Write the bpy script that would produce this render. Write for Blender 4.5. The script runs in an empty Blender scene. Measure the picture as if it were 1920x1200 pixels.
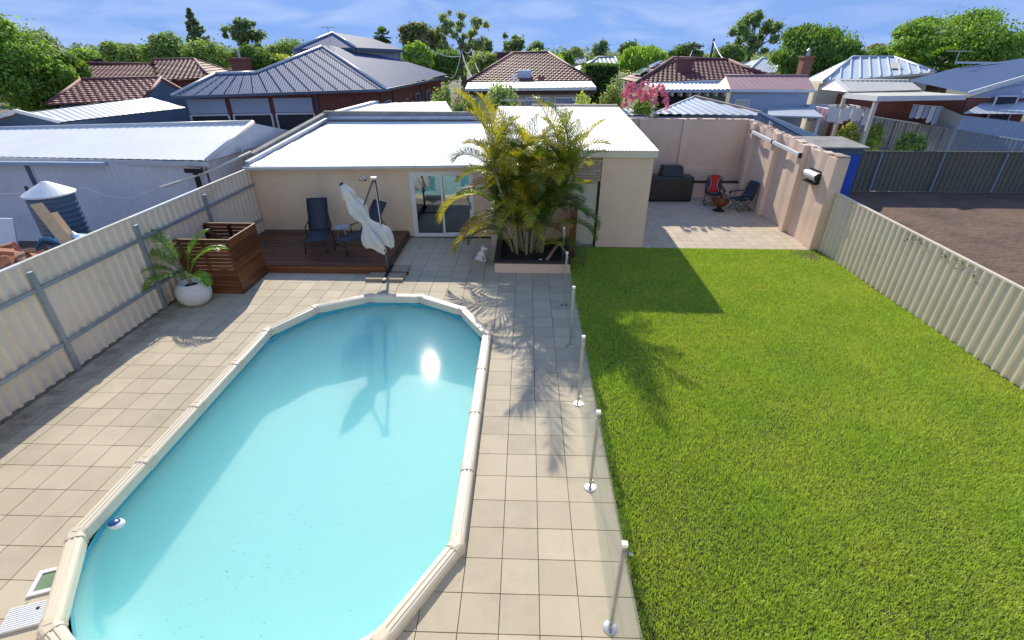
import bpy, math, random
import numpy as np
from mathutils import Vector, Matrix

random.seed(7)
rng = np.random.default_rng(7)
R = math.radians
scene = bpy.context.scene
col = scene.collection

# ------------------------------------------------------------------ camera
F_PX, PITCH, YAW, ROLL, H = 915.38, R(28.804), R(-1.4958), R(.1746), 4.9166
_fw = Vector((math.sin(YAW)*math.cos(PITCH), math.cos(YAW)*math.cos(PITCH), -math.sin(PITCH)))
_r0 = Vector((math.cos(YAW), -math.sin(YAW), 0))
_u0 = _r0.cross(_fw)
_rt = _r0*math.cos(ROLL) + _u0*math.sin(ROLL)
_up = -_r0*math.sin(ROLL) + _u0*math.cos(ROLL)
cd = bpy.data.cameras.new('camera')
cam = bpy.data.objects.new('camera', cd)
col.objects.link(cam)
cam.matrix_world = Matrix(((_rt.x, _up.x, -_fw.x, 0), (_rt.y, _up.y, -_fw.y, 0), (_rt.z, _up.z, -_fw.z, H), (0, 0, 0, 1)))
cd.sensor_fit = 'HORIZONTAL'
cd.sensor_width = 36
cd.lens = 36*F_PX/1920
cd.clip_start = .1
cd.clip_end = 3000
scene.camera = cam

# ------------------------------------------------------------------ sky, sun, exposure
SUN = Vector((-.1851, .8119, .5536)).normalized()
w = bpy.data.worlds.new('World')
scene.world = w
w.use_nodes = True
nt = w.node_tree
nt.nodes.clear()
wo = nt.nodes.new('ShaderNodeOutputWorld')
bg = nt.nodes.new('ShaderNodeBackground')
sky = nt.nodes.new('ShaderNodeTexSky')
sky.sky_type = 'NISHITA'
sky.sun_disc = False
sky.sun_elevation = math.asin(SUN.z)
sky.sun_rotation = math.atan2(SUN.x, SUN.y) % (2*math.pi)
sky.altitude = 0
sky.air_density = 1.0
sky.dust_density = .15
sky.ozone_density = 4.0
# a deep polarised blue: the sky's own brightness, saturated towards blue
bw = nt.nodes.new('ShaderNodeRGBToBW')
cmp = nt.nodes.new('ShaderNodeMath'); cmp.operation = 'POWER'; cmp.inputs[1].default_value = .1
tint = nt.nodes.new('ShaderNodeMix'); tint.data_type = 'RGBA'; tint.blend_type = 'MULTIPLY'
tint.inputs[0].default_value = 1
tint.inputs[7].default_value = (.72, 1.25, 2.55, 1)
nt.links.new(sky.outputs[0], bw.inputs[0])
nt.links.new(bw.outputs[0], cmp.inputs[0])
nt.links.new(cmp.outputs[0], tint.inputs[6])
# thin cirrus
tc = nt.nodes.new('ShaderNodeTexCoord')
mp = nt.nodes.new('ShaderNodeMapping')
mp.inputs['Rotation'].default_value = (0, R(35), R(20))
mp.inputs['Scale'].default_value = (3.2, 1.2, 14)
nz = nt.nodes.new('ShaderNodeTexNoise')
nz.inputs['Scale'].default_value = 2.1
nz.inputs['Detail'].default_value = 6
nz.inputs['Roughness'].default_value = .52
nz.inputs['Distortion'].default_value = .6
rp = nt.nodes.new('ShaderNodeValToRGB')
rp.color_ramp.elements[0].position = .42
rp.color_ramp.elements[0].color = (0, 0, 0, 1)
rp.color_ramp.elements[1].position = .85
rp.color_ramp.elements[1].color = (.24, .24, .24, 1)
mx = nt.nodes.new('ShaderNodeMix'); mx.data_type = 'RGBA'
cl = nt.nodes.new('ShaderNodeMix'); cl.data_type = 'RGBA'; cl.blend_type = 'MULTIPLY'; cl.inputs[0].default_value = 1
cl.inputs[7].default_value = (3.7, 3.85, 4.1, 1)
nt.links.new(cmp.outputs[0], cl.inputs[6])
nt.links.new(tc.outputs['Generated'], mp.inputs[0])
nt.links.new(mp.outputs[0], nz.inputs[0])
nt.links.new(nz.outputs[0], rp.inputs[0])
nt.links.new(rp.outputs[0], mx.inputs[0])
nt.links.new(tint.outputs[2], mx.inputs[6])
nt.links.new(cl.outputs[2], mx.inputs[7])
nt.links.new(mx.outputs[2], bg.inputs[0])
bg.inputs[1].default_value = .15
nt.links.new(bg.outputs[0], wo.inputs[0])

sl = bpy.data.lights.new('sun', 'SUN')
sl.energy = 3.2
sl.angle = R(.5)
sl.color = (1, .92, .76)
so = bpy.data.objects.new('sun', sl)
so.rotation_euler = (-SUN).to_track_quat('-Z', 'Y').to_euler()
so.location = (0, 0, 30)
col.objects.link(so)
scene.view_settings.view_transform = 'Standard'
scene.view_settings.look = 'None'
scene.view_settings.exposure = .93
scene.view_settings.gamma = 1
scene.view_settings.use_curve_mapping = False
scene.render.engine = 'CYCLES'

# ------------------------------------------------------------------ helpers
def ray(u, v):
    return _fw + _rt*((u-960)/F_PX) + _up*((600-v)/F_PX)
def P(u, v, y=None, z=None, x=None):
    """point on a pixel's sight line at a known depth, height or side plane"""
    d = ray(u, v)
    t = y/d.y if y is not None else ((z-H)/d.z if z is not None else x/d.x)
    return Vector((d.x*t, d.y*t, H+d.z*t))
def pix(p):
    d = Vector(p)-Vector((0, 0, H))
    wv = d.dot(_fw)
    if wv <= 0: return None
    return 960+F_PX*d.dot(_rt)/wv, 600-F_PX*d.dot(_up)/wv

ORG = {}
def tag(o, label=None, cat=None, group=None, kind=None):
    if label: o['label'] = label
    if cat: o['category'] = cat
    if group: o['group'] = group
    if kind: o['kind'] = kind
    return o
def thing(name, label, cat, loc=(0, 0, 0), rz=0, group=None, local=False):
    """Empty at a thing's base; parts are given in world coordinates unless local"""
    o = bpy.data.objects.new(name, None)
    o.empty_display_size = .1
    col.objects.link(o)
    o.location = loc
    o.rotation_euler = (0, 0, rz)
    ORG[o.name] = Vector((0, 0, 0)) if local else Vector(loc)
    return tag(o, label, cat, group)
def link(name, mesh, parent=None, loc=(0, 0, 0), rot=(0, 0, 0), scale=(1, 1, 1)):
    o = bpy.data.objects.new(name, mesh)
    col.objects.link(o)
    o.location = loc
    o.rotation_euler = rot
    o.scale = scale
    if parent is not None:
        o.parent = parent
        org = ORG.get(parent.name)
        if org is not None:
            o.location = Vector(loc)-org
    return o

class MB:
    def __init__(s): s.v = []; s.f = []; s.m = None
    def add(s, vs, fs):
        b = len(s.v)
        s.v += [tuple(x) for x in vs]
        s.f += [tuple(b+i for i in f) for f in fs]
        return s
    def box(s, c, d, rz=0, M=None):
        hx, hy, hz = d[0]/2, d[1]/2, d[2]/2
        vs = [Vector((x, y, z)) for z in (-hz, hz) for x, y in ((-hx, -hy), (hx, -hy), (hx, hy), (-hx, hy))]
        if M is not None: vs = [M @ x for x in vs]
        if rz: vs = [Matrix.Rotation(rz, 3, 'Z') @ x for x in vs]
        vs = [x+Vector(c) for x in vs]
        return s.add(vs, [(3, 2, 1, 0), (4, 5, 6, 7), (0, 1, 5, 4), (1, 2, 6, 5), (2, 3, 7, 6), (3, 0, 4, 7)])
    def b2(s, x0, x1, y0, y1, z0, z1):
        return s.box(((x0+x1)/2, (y0+y1)/2, (z0+z1)/2), (x1-x0, y1-y0, z1-z0))
    def bar(s, a, b, wd, ht, up=(0, 0, 1)):
        a, b = Vector(a), Vector(b)
        d = (b-a)
        L = d.length
        d.normalize()
        up = Vector(up)
        if abs(d.dot(up)) > .98: up = Vector((0, 1, 0))
        sx = d.cross(up).normalized()
        sz = sx.cross(d)
        vs = []
        for p in (a, b):
            for i, j in ((-1, -1), (1, -1), (1, 1), (-1, 1)):
                vs.append(p+sx*(i*wd/2)+sz*(j*ht/2))
        return s.add(vs, [(0, 1, 2, 3), (7, 6, 5, 4), (0, 4, 5, 1), (1, 5, 6, 2), (2, 6, 7, 3), (3, 7, 4, 0)])
    def tube(s, pts, r, n=8, caps=True):
        pts = [Vector(p) for p in pts]
        rs = r if isinstance(r, (list, tuple)) else [r]*len(pts)
        b = len(s.v)
        ref = None
        for i, p in enumerate(pts):
            d = (pts[min(i+1, len(pts)-1)]-pts[max(i-1, 0)]).normalized()
            if ref is None:
                ref = Vector((0, 0, 1)) if abs(d.z) < .9 else Vector((1, 0, 0))
            x = d.cross(ref).normalized()
            ref = x.cross(d)
            for k in range(n):
                a = 2*math.pi*k/n
                s.v.append(tuple(p+(x*math.cos(a)+ref*math.sin(a))*rs[i]))
        for i in range(len(pts)-1):
            for k in range(n):
                a0, a1 = b+i*n+k, b+i*n+(k+1) % n
                s.f.append((a0, a1, a1+n, a0+n))
        if caps:
            s.f.append(tuple(b+k for k in range(n))[::-1])
            s.f.append(tuple(b+(len(pts)-1)*n+k for k in range(n)))
        return s
    def lathe(s, prof, n=24, c=(0, 0, 0), cap=True):
        b = len(s.v)
        for r_, z_ in prof:
            for k in range(n):
                a = 2*math.pi*k/n
                s.v.append((c[0]+r_*math.cos(a), c[1]+r_*math.sin(a), c[2]+z_))
        for i in range(len(prof)-1):
            for k in range(n):
                a0, a1 = b+i*n+k, b+i*n+(k+1) % n
                s.f.append((a0, a1, a1+n, a0+n))
        if cap:
            s.f.append(tuple(b+k for k in range(n))[::-1])
            s.f.append(tuple(b+(len(prof)-1)*n+k for k in range(n)))
        return s
    def prism(s, poly, z0, z1):
        n = len(poly)
        vs = [(p[0], p[1], z0) for p in poly]+[(p[0], p[1], z1) for p in poly]
        return s.add(vs, [tuple(range(n))[::-1], tuple(range(n, 2*n))]+[(i, (i+1) % n, (i+1) % n+n, i+n) for i in range(n)])
    def slab(s, poly, t, n=None):
        """thick plate under a planar 3d polygon"""
        poly = [Vector(p) for p in poly]
        if n is None:
            n = (poly[1]-poly[0]).cross(poly[2]-poly[0]).normalized()
            if n.z < 0: n = -n
        k = len(poly)
        vs = poly+[p-Vector(n)*t for p in poly]
        return s.add(vs, [tuple(range(k)), tuple(range(k, 2*k))[::-1]]+[(i, i+k, (i+1) % k+k, (i+1) % k) for i in range(k)])
    def ball(s, c, r, nu=12, nv=8, M=None):
        rx, ry, rz = r if isinstance(r, (tuple, list)) else (r, r, r)
        b = len(s.v)
        for j in range(1, nv):
            t = math.pi*j/nv
            for i in range(nu):
                a = 2*math.pi*i/nu
                p = Vector((rx*math.sin(t)*math.cos(a), ry*math.sin(t)*math.sin(a), rz*math.cos(t)))
                if M is not None: p = M @ p
                s.v.append(tuple(p+Vector(c)))
        pt, pb = Vector((0, 0, rz)), Vector((0, 0, -rz))
        if M is not None: pt, pb = M @ pt, M @ pb
        s.v.append(tuple(pt+Vector(c))); s.v.append(tuple(pb+Vector(c)))
        T, Bm = len(s.v)-2, len(s.v)-1
        for j in range(nv-2):
            for i in range(nu):
                a0, a1 = b+j*nu+i, b+j*nu+(i+1) % nu
                s.f.append((a0, a0+nu, a1+nu, a1))
        for i in range(nu):
            s.f.append((T, b+i, b+(i+1) % nu))
            s.f.append((Bm, b+(nv-2)*nu+(i+1) % nu, b+(nv-2)*nu+i))
        return s
    def mesh(s, name, mat=None, smooth=False, org=(0, 0, 0)):
        me = bpy.data.meshes.new(name)
        o = Vector(org)
        if o.length: vs = [(x-o.x, y-o.y, z-o.z) for x, y, z in s.v]
        else: vs = s.v
        me.from_pydata(vs, [], s.f)
        if mat is not None: me.materials.append(mat)
        if smooth: me.polygons.foreach_set('use_smooth', [True]*len(me.polygons))
        me.update()
        return me
    def build(s, name, mat, parent=None, smooth=False, kind=None, label=None, bevel=0):
        org = ORG.get(parent.name, Vector((0, 0, 0))) if parent is not None else Vector((0, 0, 0))
        me = s.mesh(name, mat, smooth, org)
        o = bpy.data.objects.new(name, me)
        col.objects.link(o)
        if parent is not None:
            o.parent = parent
            ORG[o.name] = org
        if bevel:
            m = o.modifiers.new('bevel', 'BEVEL')
            m.width = bevel; m.segments = 2; m.limit_method = 'ANGLE'
        if kind: o['kind'] = kind
        if label: o['label'] = label
        return o

def np_mesh(name, V, Fc, mat):
    """V (n,3), Fc (m,k) with constant k"""
    me = bpy.data.meshes.new(name)
    m, k = Fc.shape
    me.vertices.add(len(V))
    me.vertices.foreach_set('co', V.astype(np.float32).ravel())
    me.loops.add(m*k)
    me.loops.foreach_set('vertex_index', Fc.astype(np.int32).ravel())
    me.polygons.add(m)
    me.polygons.foreach_set('loop_start', np.arange(0, m*k, k, dtype=np.int32))
    me.update(calc_edges=True)
    me.materials.append(mat)
    return me

# ------------------------------------------------------------------ materials
MATS = {}
def mat(name, c1, c2=None, rough=.7, scale=3., c3=None, fine=0., fscale=60., bump=0., bscale=30., metal=0., spec=.5,
        rnd=0., island=0., transl=0., tcol=None, stretch=(1, 1, 1), coat=0., stain=None, sstrength=.5, sscale=1.2):
    m = bpy.data.materials.new(name)
    m.use_nodes = True
    t = m.node_tree
    N = t.nodes
    L = t.links
    b = N['Principled BSDF']
    out = N['Material Output']
    b.inputs['Roughness'].default_value = rough
    b.inputs['Metallic'].default_value = metal
    b.inputs['Specular IOR Level'].default_value = spec
    if coat: b.inputs['Coat Weight'].default_value = coat
    g = N.new('ShaderNodeNewGeometry')
    mpn = N.new('ShaderNodeMapping')
    mpn.inputs['Scale'].default_value = stretch
    L.new(g.outputs['Position'], mpn.inputs[0])
    c2 = c2 or tuple(x*.8 for x in c1)
    n1 = N.new('ShaderNodeTexNoise')
    n1.inputs['Scale'].default_value = scale
    n1.inputs['Detail'].default_value = 5
    n1.inputs['Roughness'].default_value = .62
    L.new(mpn.outputs[0], n1.inputs[0])
    r1 = N.new('ShaderNodeValToRGB')
    r1.color_ramp.elements[0].position = .32
    r1.color_ramp.elements[1].position = .68
    r1.color_ramp.elements[0].color = (*c1, 1)
    r1.color_ramp.elements[1].color = (*c2, 1)
    if c3:
        e = r1.color_ramp.elements.new(.5); e.color = (*c3, 1)
    L.new(n1.outputs[0], r1.inputs[0])
    cur = r1.outputs[0]
    def mul(cur, val, lo, hi):
        mr = N.new('ShaderNodeMapRange')
        mr.inputs[3].default_value = lo; mr.inputs[4].default_value = hi
        L.new(val, mr.inputs[0])
        mm = N.new('ShaderNodeMix'); mm.data_type = 'RGBA'; mm.blend_type = 'MULTIPLY'
        mm.inputs[0].default_value = 1
        L.new(cur, mm.inputs[6]); L.new(mr.outputs[0], mm.inputs[7])
        return mm.outputs[2]
    if fine:
        n2 = N.new('ShaderNodeTexNoise')
        n2.inputs['Scale'].default_value = fscale
        n2.inputs['Detail'].default_value = 3
        L.new(mpn.outputs[0], n2.inputs[0])
        cur = mul(cur, n2.outputs[0], 1-fine, 1+fine)
    if stain:
        n3 = N.new('ShaderNodeTexNoise')
        n3.inputs['Scale'].default_value = sscale
        n3.inputs['Detail'].default_value = 8
        n3.inputs['Roughness'].default_value = .68
        L.new(mpn.outputs[0], n3.inputs[0])
        r3 = N.new('ShaderNodeMapRange')
        r3.inputs[1].default_value = .5; r3.inputs[2].default_value = .78
        r3.inputs[3].default_value = 0; r3.inputs[4].default_value = sstrength
        L.new(n3.outputs[0], r3.inputs[0])
        ms = N.new('ShaderNodeMix'); ms.data_type = 'RGBA'
        ms.inputs[7].default_value = (*stain, 1)
        L.new(r3.outputs[0], ms.inputs[0]); L.new(cur, ms.inputs[6])
        cur = ms.outputs[2]
    if rnd:
        oi = N.new('ShaderNodeObjectInfo')
        cur = mul(cur, oi.outputs['Random'], 1-rnd, 1+rnd)
    if island:
        cur = mul(cur, g.outputs['Random Per Island'], 1-island, 1+island)
    L.new(cur, b.inputs['Base Color'])
    if bump:
        nb = N.new('ShaderNodeTexNoise')
        nb.inputs['Scale'].default_value = bscale
        nb.inputs['Detail'].default_value = 4
        L.new(mpn.outputs[0], nb.inputs[0])
        bp = N.new('ShaderNodeBump')
        bp.inputs['Strength'].default_value = min(1, bump*10)
        bp.inputs['Distance'].default_value = bump*.1
        L.new(nb.outputs[0], bp.inputs['Height'])
        L.new(bp.outputs[0], b.inputs['Normal'])
    if transl:
        tr = N.new('ShaderNodeBsdfTranslucent')
        tm = N.new('ShaderNodeMix'); tm.data_type = 'RGBA'; tm.blend_type = 'MULTIPLY'; tm.inputs[0].default_value = 1
        tm.inputs[7].default_value = (*(tcol or (1.5, 1.6, .7)), 1)
        L.new(cur, tm.inputs[6])
        L.new(tm.outputs[2], tr.inputs[0])
        ad = N.new('ShaderNodeMixShader')
        ad.inputs[0].default_value = transl
        L.new(b.outputs[0], ad.inputs[1]); L.new(tr.outputs[0], ad.inputs[2])
        L.new(ad.outputs[0], out.inputs[0])
    MATS[name] = m
    return m

paver_m = mat('concrete_paver', (.50, .43, .315), (.43, .37, .27), rough=.85, scale=1.1, fine=.22, fscale=160, bump=.02, bscale=180, rnd=.08, stain=(.26, .22, .175), sstrength=.5, sscale=1.2)
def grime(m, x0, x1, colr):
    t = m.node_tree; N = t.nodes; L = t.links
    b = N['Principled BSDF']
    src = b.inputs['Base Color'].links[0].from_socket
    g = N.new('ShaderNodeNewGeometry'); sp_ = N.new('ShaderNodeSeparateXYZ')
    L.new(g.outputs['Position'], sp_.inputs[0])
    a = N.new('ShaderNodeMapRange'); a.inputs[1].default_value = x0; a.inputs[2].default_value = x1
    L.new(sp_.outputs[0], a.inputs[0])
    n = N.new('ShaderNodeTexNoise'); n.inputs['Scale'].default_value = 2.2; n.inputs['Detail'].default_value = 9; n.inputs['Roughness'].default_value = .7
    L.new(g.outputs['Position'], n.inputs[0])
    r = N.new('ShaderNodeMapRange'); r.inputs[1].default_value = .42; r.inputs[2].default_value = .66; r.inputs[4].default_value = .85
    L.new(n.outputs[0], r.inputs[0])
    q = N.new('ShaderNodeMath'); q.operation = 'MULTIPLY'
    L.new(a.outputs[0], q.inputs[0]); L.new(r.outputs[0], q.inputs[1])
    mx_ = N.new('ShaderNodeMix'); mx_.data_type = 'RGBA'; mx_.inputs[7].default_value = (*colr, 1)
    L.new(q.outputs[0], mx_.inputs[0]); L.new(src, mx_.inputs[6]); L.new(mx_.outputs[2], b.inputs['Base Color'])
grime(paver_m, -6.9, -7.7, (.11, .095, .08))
tile_m = mat('patio_tile', (.52, .43, .32), (.44, .37, .28), rough=.7, scale=1.3, fine=.14, fscale=130, rnd=.06, stain=(.30, .26, .22), sstrength=.4)
joint_m = mat('joint_sand', (.13, .11, .09), (.20, .17, .13), rough=1, scale=4)
render_m = mat('beige_render', (.78, .60, .41), (.74, .565, .39), rough=.9, scale=.9, fine=.06, fscale=90, bump=.03, bscale=110, stain=(.30, .26, .21), sstrength=.25, sscale=.9)
pinkrender_m = mat('pinkish_render', (.78, .585, .455), (.73, .545, .425), rough=.92, scale=1.1, fine=.08, fscale=60, bump=.06, bscale=40, stain=(.38, .27, .20), sstrength=.45, sscale=.7)
crumb_m = mat('broken_render_edge', (.55, .45, .38), (.36, .22, .15), rough=1, scale=6, fine=.3)
planter_m = mat('peach_render', (.76, .57, .43), (.71, .53, .40), rough=.9, scale=2, fine=.06, bump=.03, bscale=90)
whiteroof_m = mat('white_roof_steel', (.85, .85, .84), (.76, .77, .77), rough=.38, scale=.7, spec=.5)
gutter_m = mat('gutter_steel', (.62, .63, .62), (.52, .53, .53), rough=.4, scale=2)
flash_m = mat('zinc_flashing', (.45, .50, .58), (.36, .40, .47), rough=.45, scale=2, metal=.35)
concrete_m = mat('weathered_concrete', (.34, .33, .30), (.22, .21, .19), rough=.95, scale=2.5, fine=.2, bump=.05, stain=(.12, .12, .10))
fence_m = mat('cream_fence_steel', (.76, .66, .53), (.71, .615, .49), rough=.5, scale=.8, fine=.04, stain=(.42, .35, .26), sstrength=.45)
rfence_m = mat('sand_fence_steel', (.76, .66, .54), (.72, .625, .51), rough=.5, scale=.8, fine=.04, stain=(.40, .33, .26), sstrength=.25)
rail_m = mat('galvanised_steel', (.36, .43, .50), (.28, .33, .38), rough=.42, metal=.6, scale=8, fine=.15)
white_m = mat('white_paint', (.78, .78, .77), (.70, .70, .69), rough=.45, scale=2)
cream_m = mat('cream_steel', (.68, .64, .52), (.62, .58, .47), rough=.45, scale=2)
deck_m = mat('stained_deck_timber', (.125, .048, .030), (.075, .028, .018), rough=.36, scale=3, stretch=(.6, 9, 9), fine=.3, fscale=30, rnd=.45)
box_m = mat('merbau_slat', (.17, .062, .022), (.10, .035, .013), rough=.45, scale=2.5, stretch=(.8, .8, 12), fine=.25, fscale=25, rnd=.4)
boxtop_m = mat('pale_timber_edge', (.42, .30, .18), (.30, .2, .12), rough=.6, scale=4)
darkframe_m = mat('dark_steel', (.03, .035, .045), (.02, .024, .03), rough=.4, metal=.4, scale=5)
mesh_m = mat('charcoal_sling_fabric', (.035, .045, .065), (.025, .03, .045), rough=.75, scale=20, fine=.4, fscale=350)
canvas_m = mat('white_canvas', (.74, .74, .73), (.62, .62, .62), rough=.9, scale=4, transl=.25, tcol=(1, 1, 1))
umbpole_m = mat('grey_umbrella_pole', (.09, .10, .12), (.06, .07, .08), rough=.35, metal=.5)
slab_m = mat('old_concrete_slab', (.34, .27, .19), (.27, .21, .15), rough=.9, scale=5, fine=.2, rnd=.1)
coping_m = mat('almond_coping', (.70, .62, .48), (.66, .58, .45), rough=.35, scale=1.5, fine=.03)
clip_m = mat('almond_coping_clip', (.66, .56, .42), (.62, .53, .40), rough=.4, scale=2)
steel_m = mat('satin_post_steel', (.55, .56, .57), (.45, .46, .47), rough=.3, metal=.85, scale=10)
bark_m = mat('bark', (.16, .12, .085), (.09, .065, .045), rough=.95, scale=6, fine=.3)
cane_m = mat('palm_cane', (.36, .33, .22), (.20, .19, .10), rough=.7, scale=5, stretch=(1, 1, 6), fine=.3)
soil_m = mat('dark_bark_mulch', (.022, .017, .014), (.04, .03, .024), rough=1, scale=25, fine=.6, bump=.4, bscale=45)
black_m = mat('black_vinyl', (.010, .011, .015), (.018, .018, .02), rough=.38, scale=3, bump=.15, bscale=9, stain=(.05, .03, .02), sstrength=.5, sscale=4)
stone_m = mat('white_statue', (.74, .74, .74), (.62, .62, .63), rough=.7, scale=14, fine=.1)
pot_m = mat('white_ribbed_pot', (.82, .81, .80), (.72, .71, .71), rough=.6, scale=6, stretch=(1, 1, 9), fine=.12, bump=.2, bscale=14)
red_m = mat('red_fabric', (.55, .025, .012), (.42, .015, .01), rough=.8, scale=8)
navy_m = mat('slate_fabric', (.035, .05, .075), (.02, .028, .045), rough=.7, scale=8, fine=.3)
piping_m = mat('white_piping', (.7, .7, .7))
copper_m = mat('aged_copper', (.42, .16, .06), (.24, .09, .04), rough=.35, metal=.8, scale=6)
iron_m = mat('dark_iron', (.03, .026, .024), (.02, .018, .017), rough=.55, metal=.4)
brick_m = mat('red_brick', (.26, .095, .07), (.19, .07, .055), rough=.9, scale=5, fine=.2, fscale=40, rnd=.2)
pinkbrick_m = mat('painted_brick', (.45, .36, .30), (.40, .32, .26), rough=.9, scale=3, fine=.1, rnd=.1)
dirt_m = mat('bare_dirt', (.17, .105, .07), (.09, .058, .042), rough=1, scale=.8, c3=(.135, .085, .058), fine=.35, fscale=14, bump=.6, bscale=5)
ground_m = mat('yard_ground', (.20, .17, .12), (.11, .12, .06), rough=1, scale=.25, fine=.3, fscale=8)

def glassy(name, tint_c, gl_c=(1, 1, 1), ior=1.45, rough=0., extra=0., noise=0., milk=None):
    m = bpy.data.materials.new(name)
    m.use_nodes = True
    t = m.node_tree
    N = t.nodes; L = t.links
    N.remove(N['Principled BSDF'])
    tr = N.new('ShaderNodeBsdfTransparent'); tr.inputs[0].default_value = (*tint_c, 1)
    gl = N.new('ShaderNodeBsdfGlossy'); gl.inputs[0].default_value = (*gl_c, 1); gl.inputs['Roughness'].default_value = rough
    mx = N.new('ShaderNodeMixShader')
    g = N.new('ShaderNodeNewGeometry')
    # Schlick's Fresnel, the same from both sides of the sheet
    dot = N.new('ShaderNodeVectorMath'); dot.operation = 'DOT_PRODUCT'
    L.new(g.outputs['Incoming'], dot.inputs[0])
    nrm = g.outputs['Normal']
    if noise:
        nb = N.new('ShaderNodeTexNoise'); nb.inputs['Scale'].default_value = 3.5; nb.inputs['Detail'].default_value = 3
        L.new(g.outputs['Position'], nb.inputs[0])
        bp = N.new('ShaderNodeBump'); bp.inputs['Strength'].default_value = 1; bp.inputs['Distance'].default_value = noise
        L.new(nb.outputs[0], bp.inputs['Height'])
        L.new(bp.outputs[0], gl.inputs['Normal'])
        nrm = bp.outputs[0]
    L.new(nrm, dot.inputs[1])
    def op(o, a, b=None):
        q = N.new('ShaderNodeMath'); q.operation = o
        for i, v in enumerate((a, b)):
            if v is None: continue
            if isinstance(v, (int, float)): q.inputs[i].default_value = v
            else: L.new(v, q.inputs[i])
        return q.outputs[0]
    f0 = ((ior-1)/(ior+1))**2
    c_ = op('SUBTRACT', 1, op('MINIMUM', op('ABSOLUTE', dot.outputs['Value']), 1))
    fac = op('MINIMUM', op('ADD', op('MULTIPLY', op('POWER', c_, 5), 1-f0), f0+extra), 1)
    body = tr.outputs[0]
    if milk:                      # cloudy water: part of the light scatters just below the surface
        df = N.new('ShaderNodeBsdfDiffuse'); df.inputs[0].default_value = (*milk[1], 1)
        mk = N.new('ShaderNodeMixShader'); mk.inputs[0].default_value = milk[0]
        L.new(body, mk.inputs[1]); L.new(df.outputs[0], mk.inputs[2])
        body = mk.outputs[0]
    L.new(fac, mx.inputs[0]); L.new(body, mx.inputs[1]); L.new(gl.outputs[0], mx.inputs[2])
    L.new(mx.outputs[0], N['Material Output'].inputs[0])
    return m
water_m = glassy('pool_water', (1, 1, 1), ior=1.33, rough=.032, noise=.0005)
vol = water_m.node_tree.nodes.new('ShaderNodeVolumePrincipled')
vol.inputs['Color'].default_value = (.52, .955, .96, 1)
vol.inputs['Density'].default_value = .42
vol.inputs['Anisotropy'].default_value = .2
water_m.node_tree.links.new(vol.outputs[0], water_m.node_tree.nodes['Material Output'].inputs['Volume'])
scene.cycles.volume_bounces = 4
fglass_m = glassy('fence_glass', (.90, .945, .925), ior=1.5)
dglass_m = glassy('door_glass', (.22, .26, .28), gl_c=(.85, .95, 1), ior=1.5, extra=.22)
wglass_m = glassy('window_glass', (.25, .28, .30), ior=1.5, extra=.12)

# pool vinyl: the milky water spreads light, so the liner scatters below its surface
liner_m = mat('pool_liner', (.38, .62, .61), (.355, .60, .595), rough=.6, scale=.8, fine=.03, fscale=5)
lb = liner_m.node_tree.nodes['Principled BSDF']
lb.subsurface_method = 'BURLEY'
lb.inputs['Subsurface Weight'].default_value = 1
lb.inputs['Subsurface Radius'].default_value = (.5, .9, .9)
lb.inputs['Subsurface Scale'].default_value = .9

# ------------------------------------------------------------------ polygon tools
POOLX, LSEG = -2.88, 1.165
PY1, PY0 = 9.80, 1.96
hw = LSEG/2
_c30, _s30 = math.cos(R(30))*LSEG, math.sin(R(30))*LSEG
right = [(hw, PY1), (hw+_c30, PY1-_s30), (hw+_c30+_s30, PY1-_s30-_c30)]
yD = PY1-_s30-_c30
yH = PY0+_s30+_c30
nst = 4
side = [(hw+_c30+_s30, yD-(yD-yH)*k/nst) for k in range(1, nst+1)]
right = right+side+[(hw+_c30, PY0+_s30), (hw, PY0)]
POOL = [(POOLX+x, y) for x, y in right]+[(POOLX-x, y) for x, y in right[::-1]]     # clockwise
POOL_CCW = POOL[::-1]

def clip_half(poly, a, b, keep_left=True):
    out = []
    n = len(poly)
    def sd(p):
        v = (b[0]-a[0])*(p[1]-a[1])-(b[1]-a[1])*(p[0]-a[0])
        return v if keep_left else -v
    for i in range(n):
        p, q = poly[i], poly[(i+1) % n]
        sp, sq = sd(p), sd(q)
        if sp >= 0: out.append(p)
        if sp*sq < 0:
            t = sp/(sp-sq)
            out.append((p[0]+(q[0]-p[0])*t, p[1]+(q[1]-p[1])*t))
    return out
def area(p):
    return .5*sum(p[i][0]*p[(i+1) % len(p)][1]-p[(i+1) % len(p)][0]*p[i][1] for i in range(len(p)))
def minus_pool(poly, hole=None):
    """convex pieces of poly lying outside the convex pool outline"""
    hole = hole or POOL_CCW
    pieces = []
    rest = poly
    for i in range(len(hole)):
        a, b = hole[i], hole[(i+1) % len(hole)]
        o = clip_half(rest, a, b, keep_left=False)
        if len(o) >= 3 and abs(area(o)) > 2e-4: pieces.append(o)
        rest = clip_half(rest, a, b, keep_left=True)
        if len(rest) < 3 or abs(area(rest)) < 1e-6: return pieces
    return pieces
def rect(x0, x1, y0, y1): return [(x0, y0), (x1, y0), (x1, y1), (x0, y1)]

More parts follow.
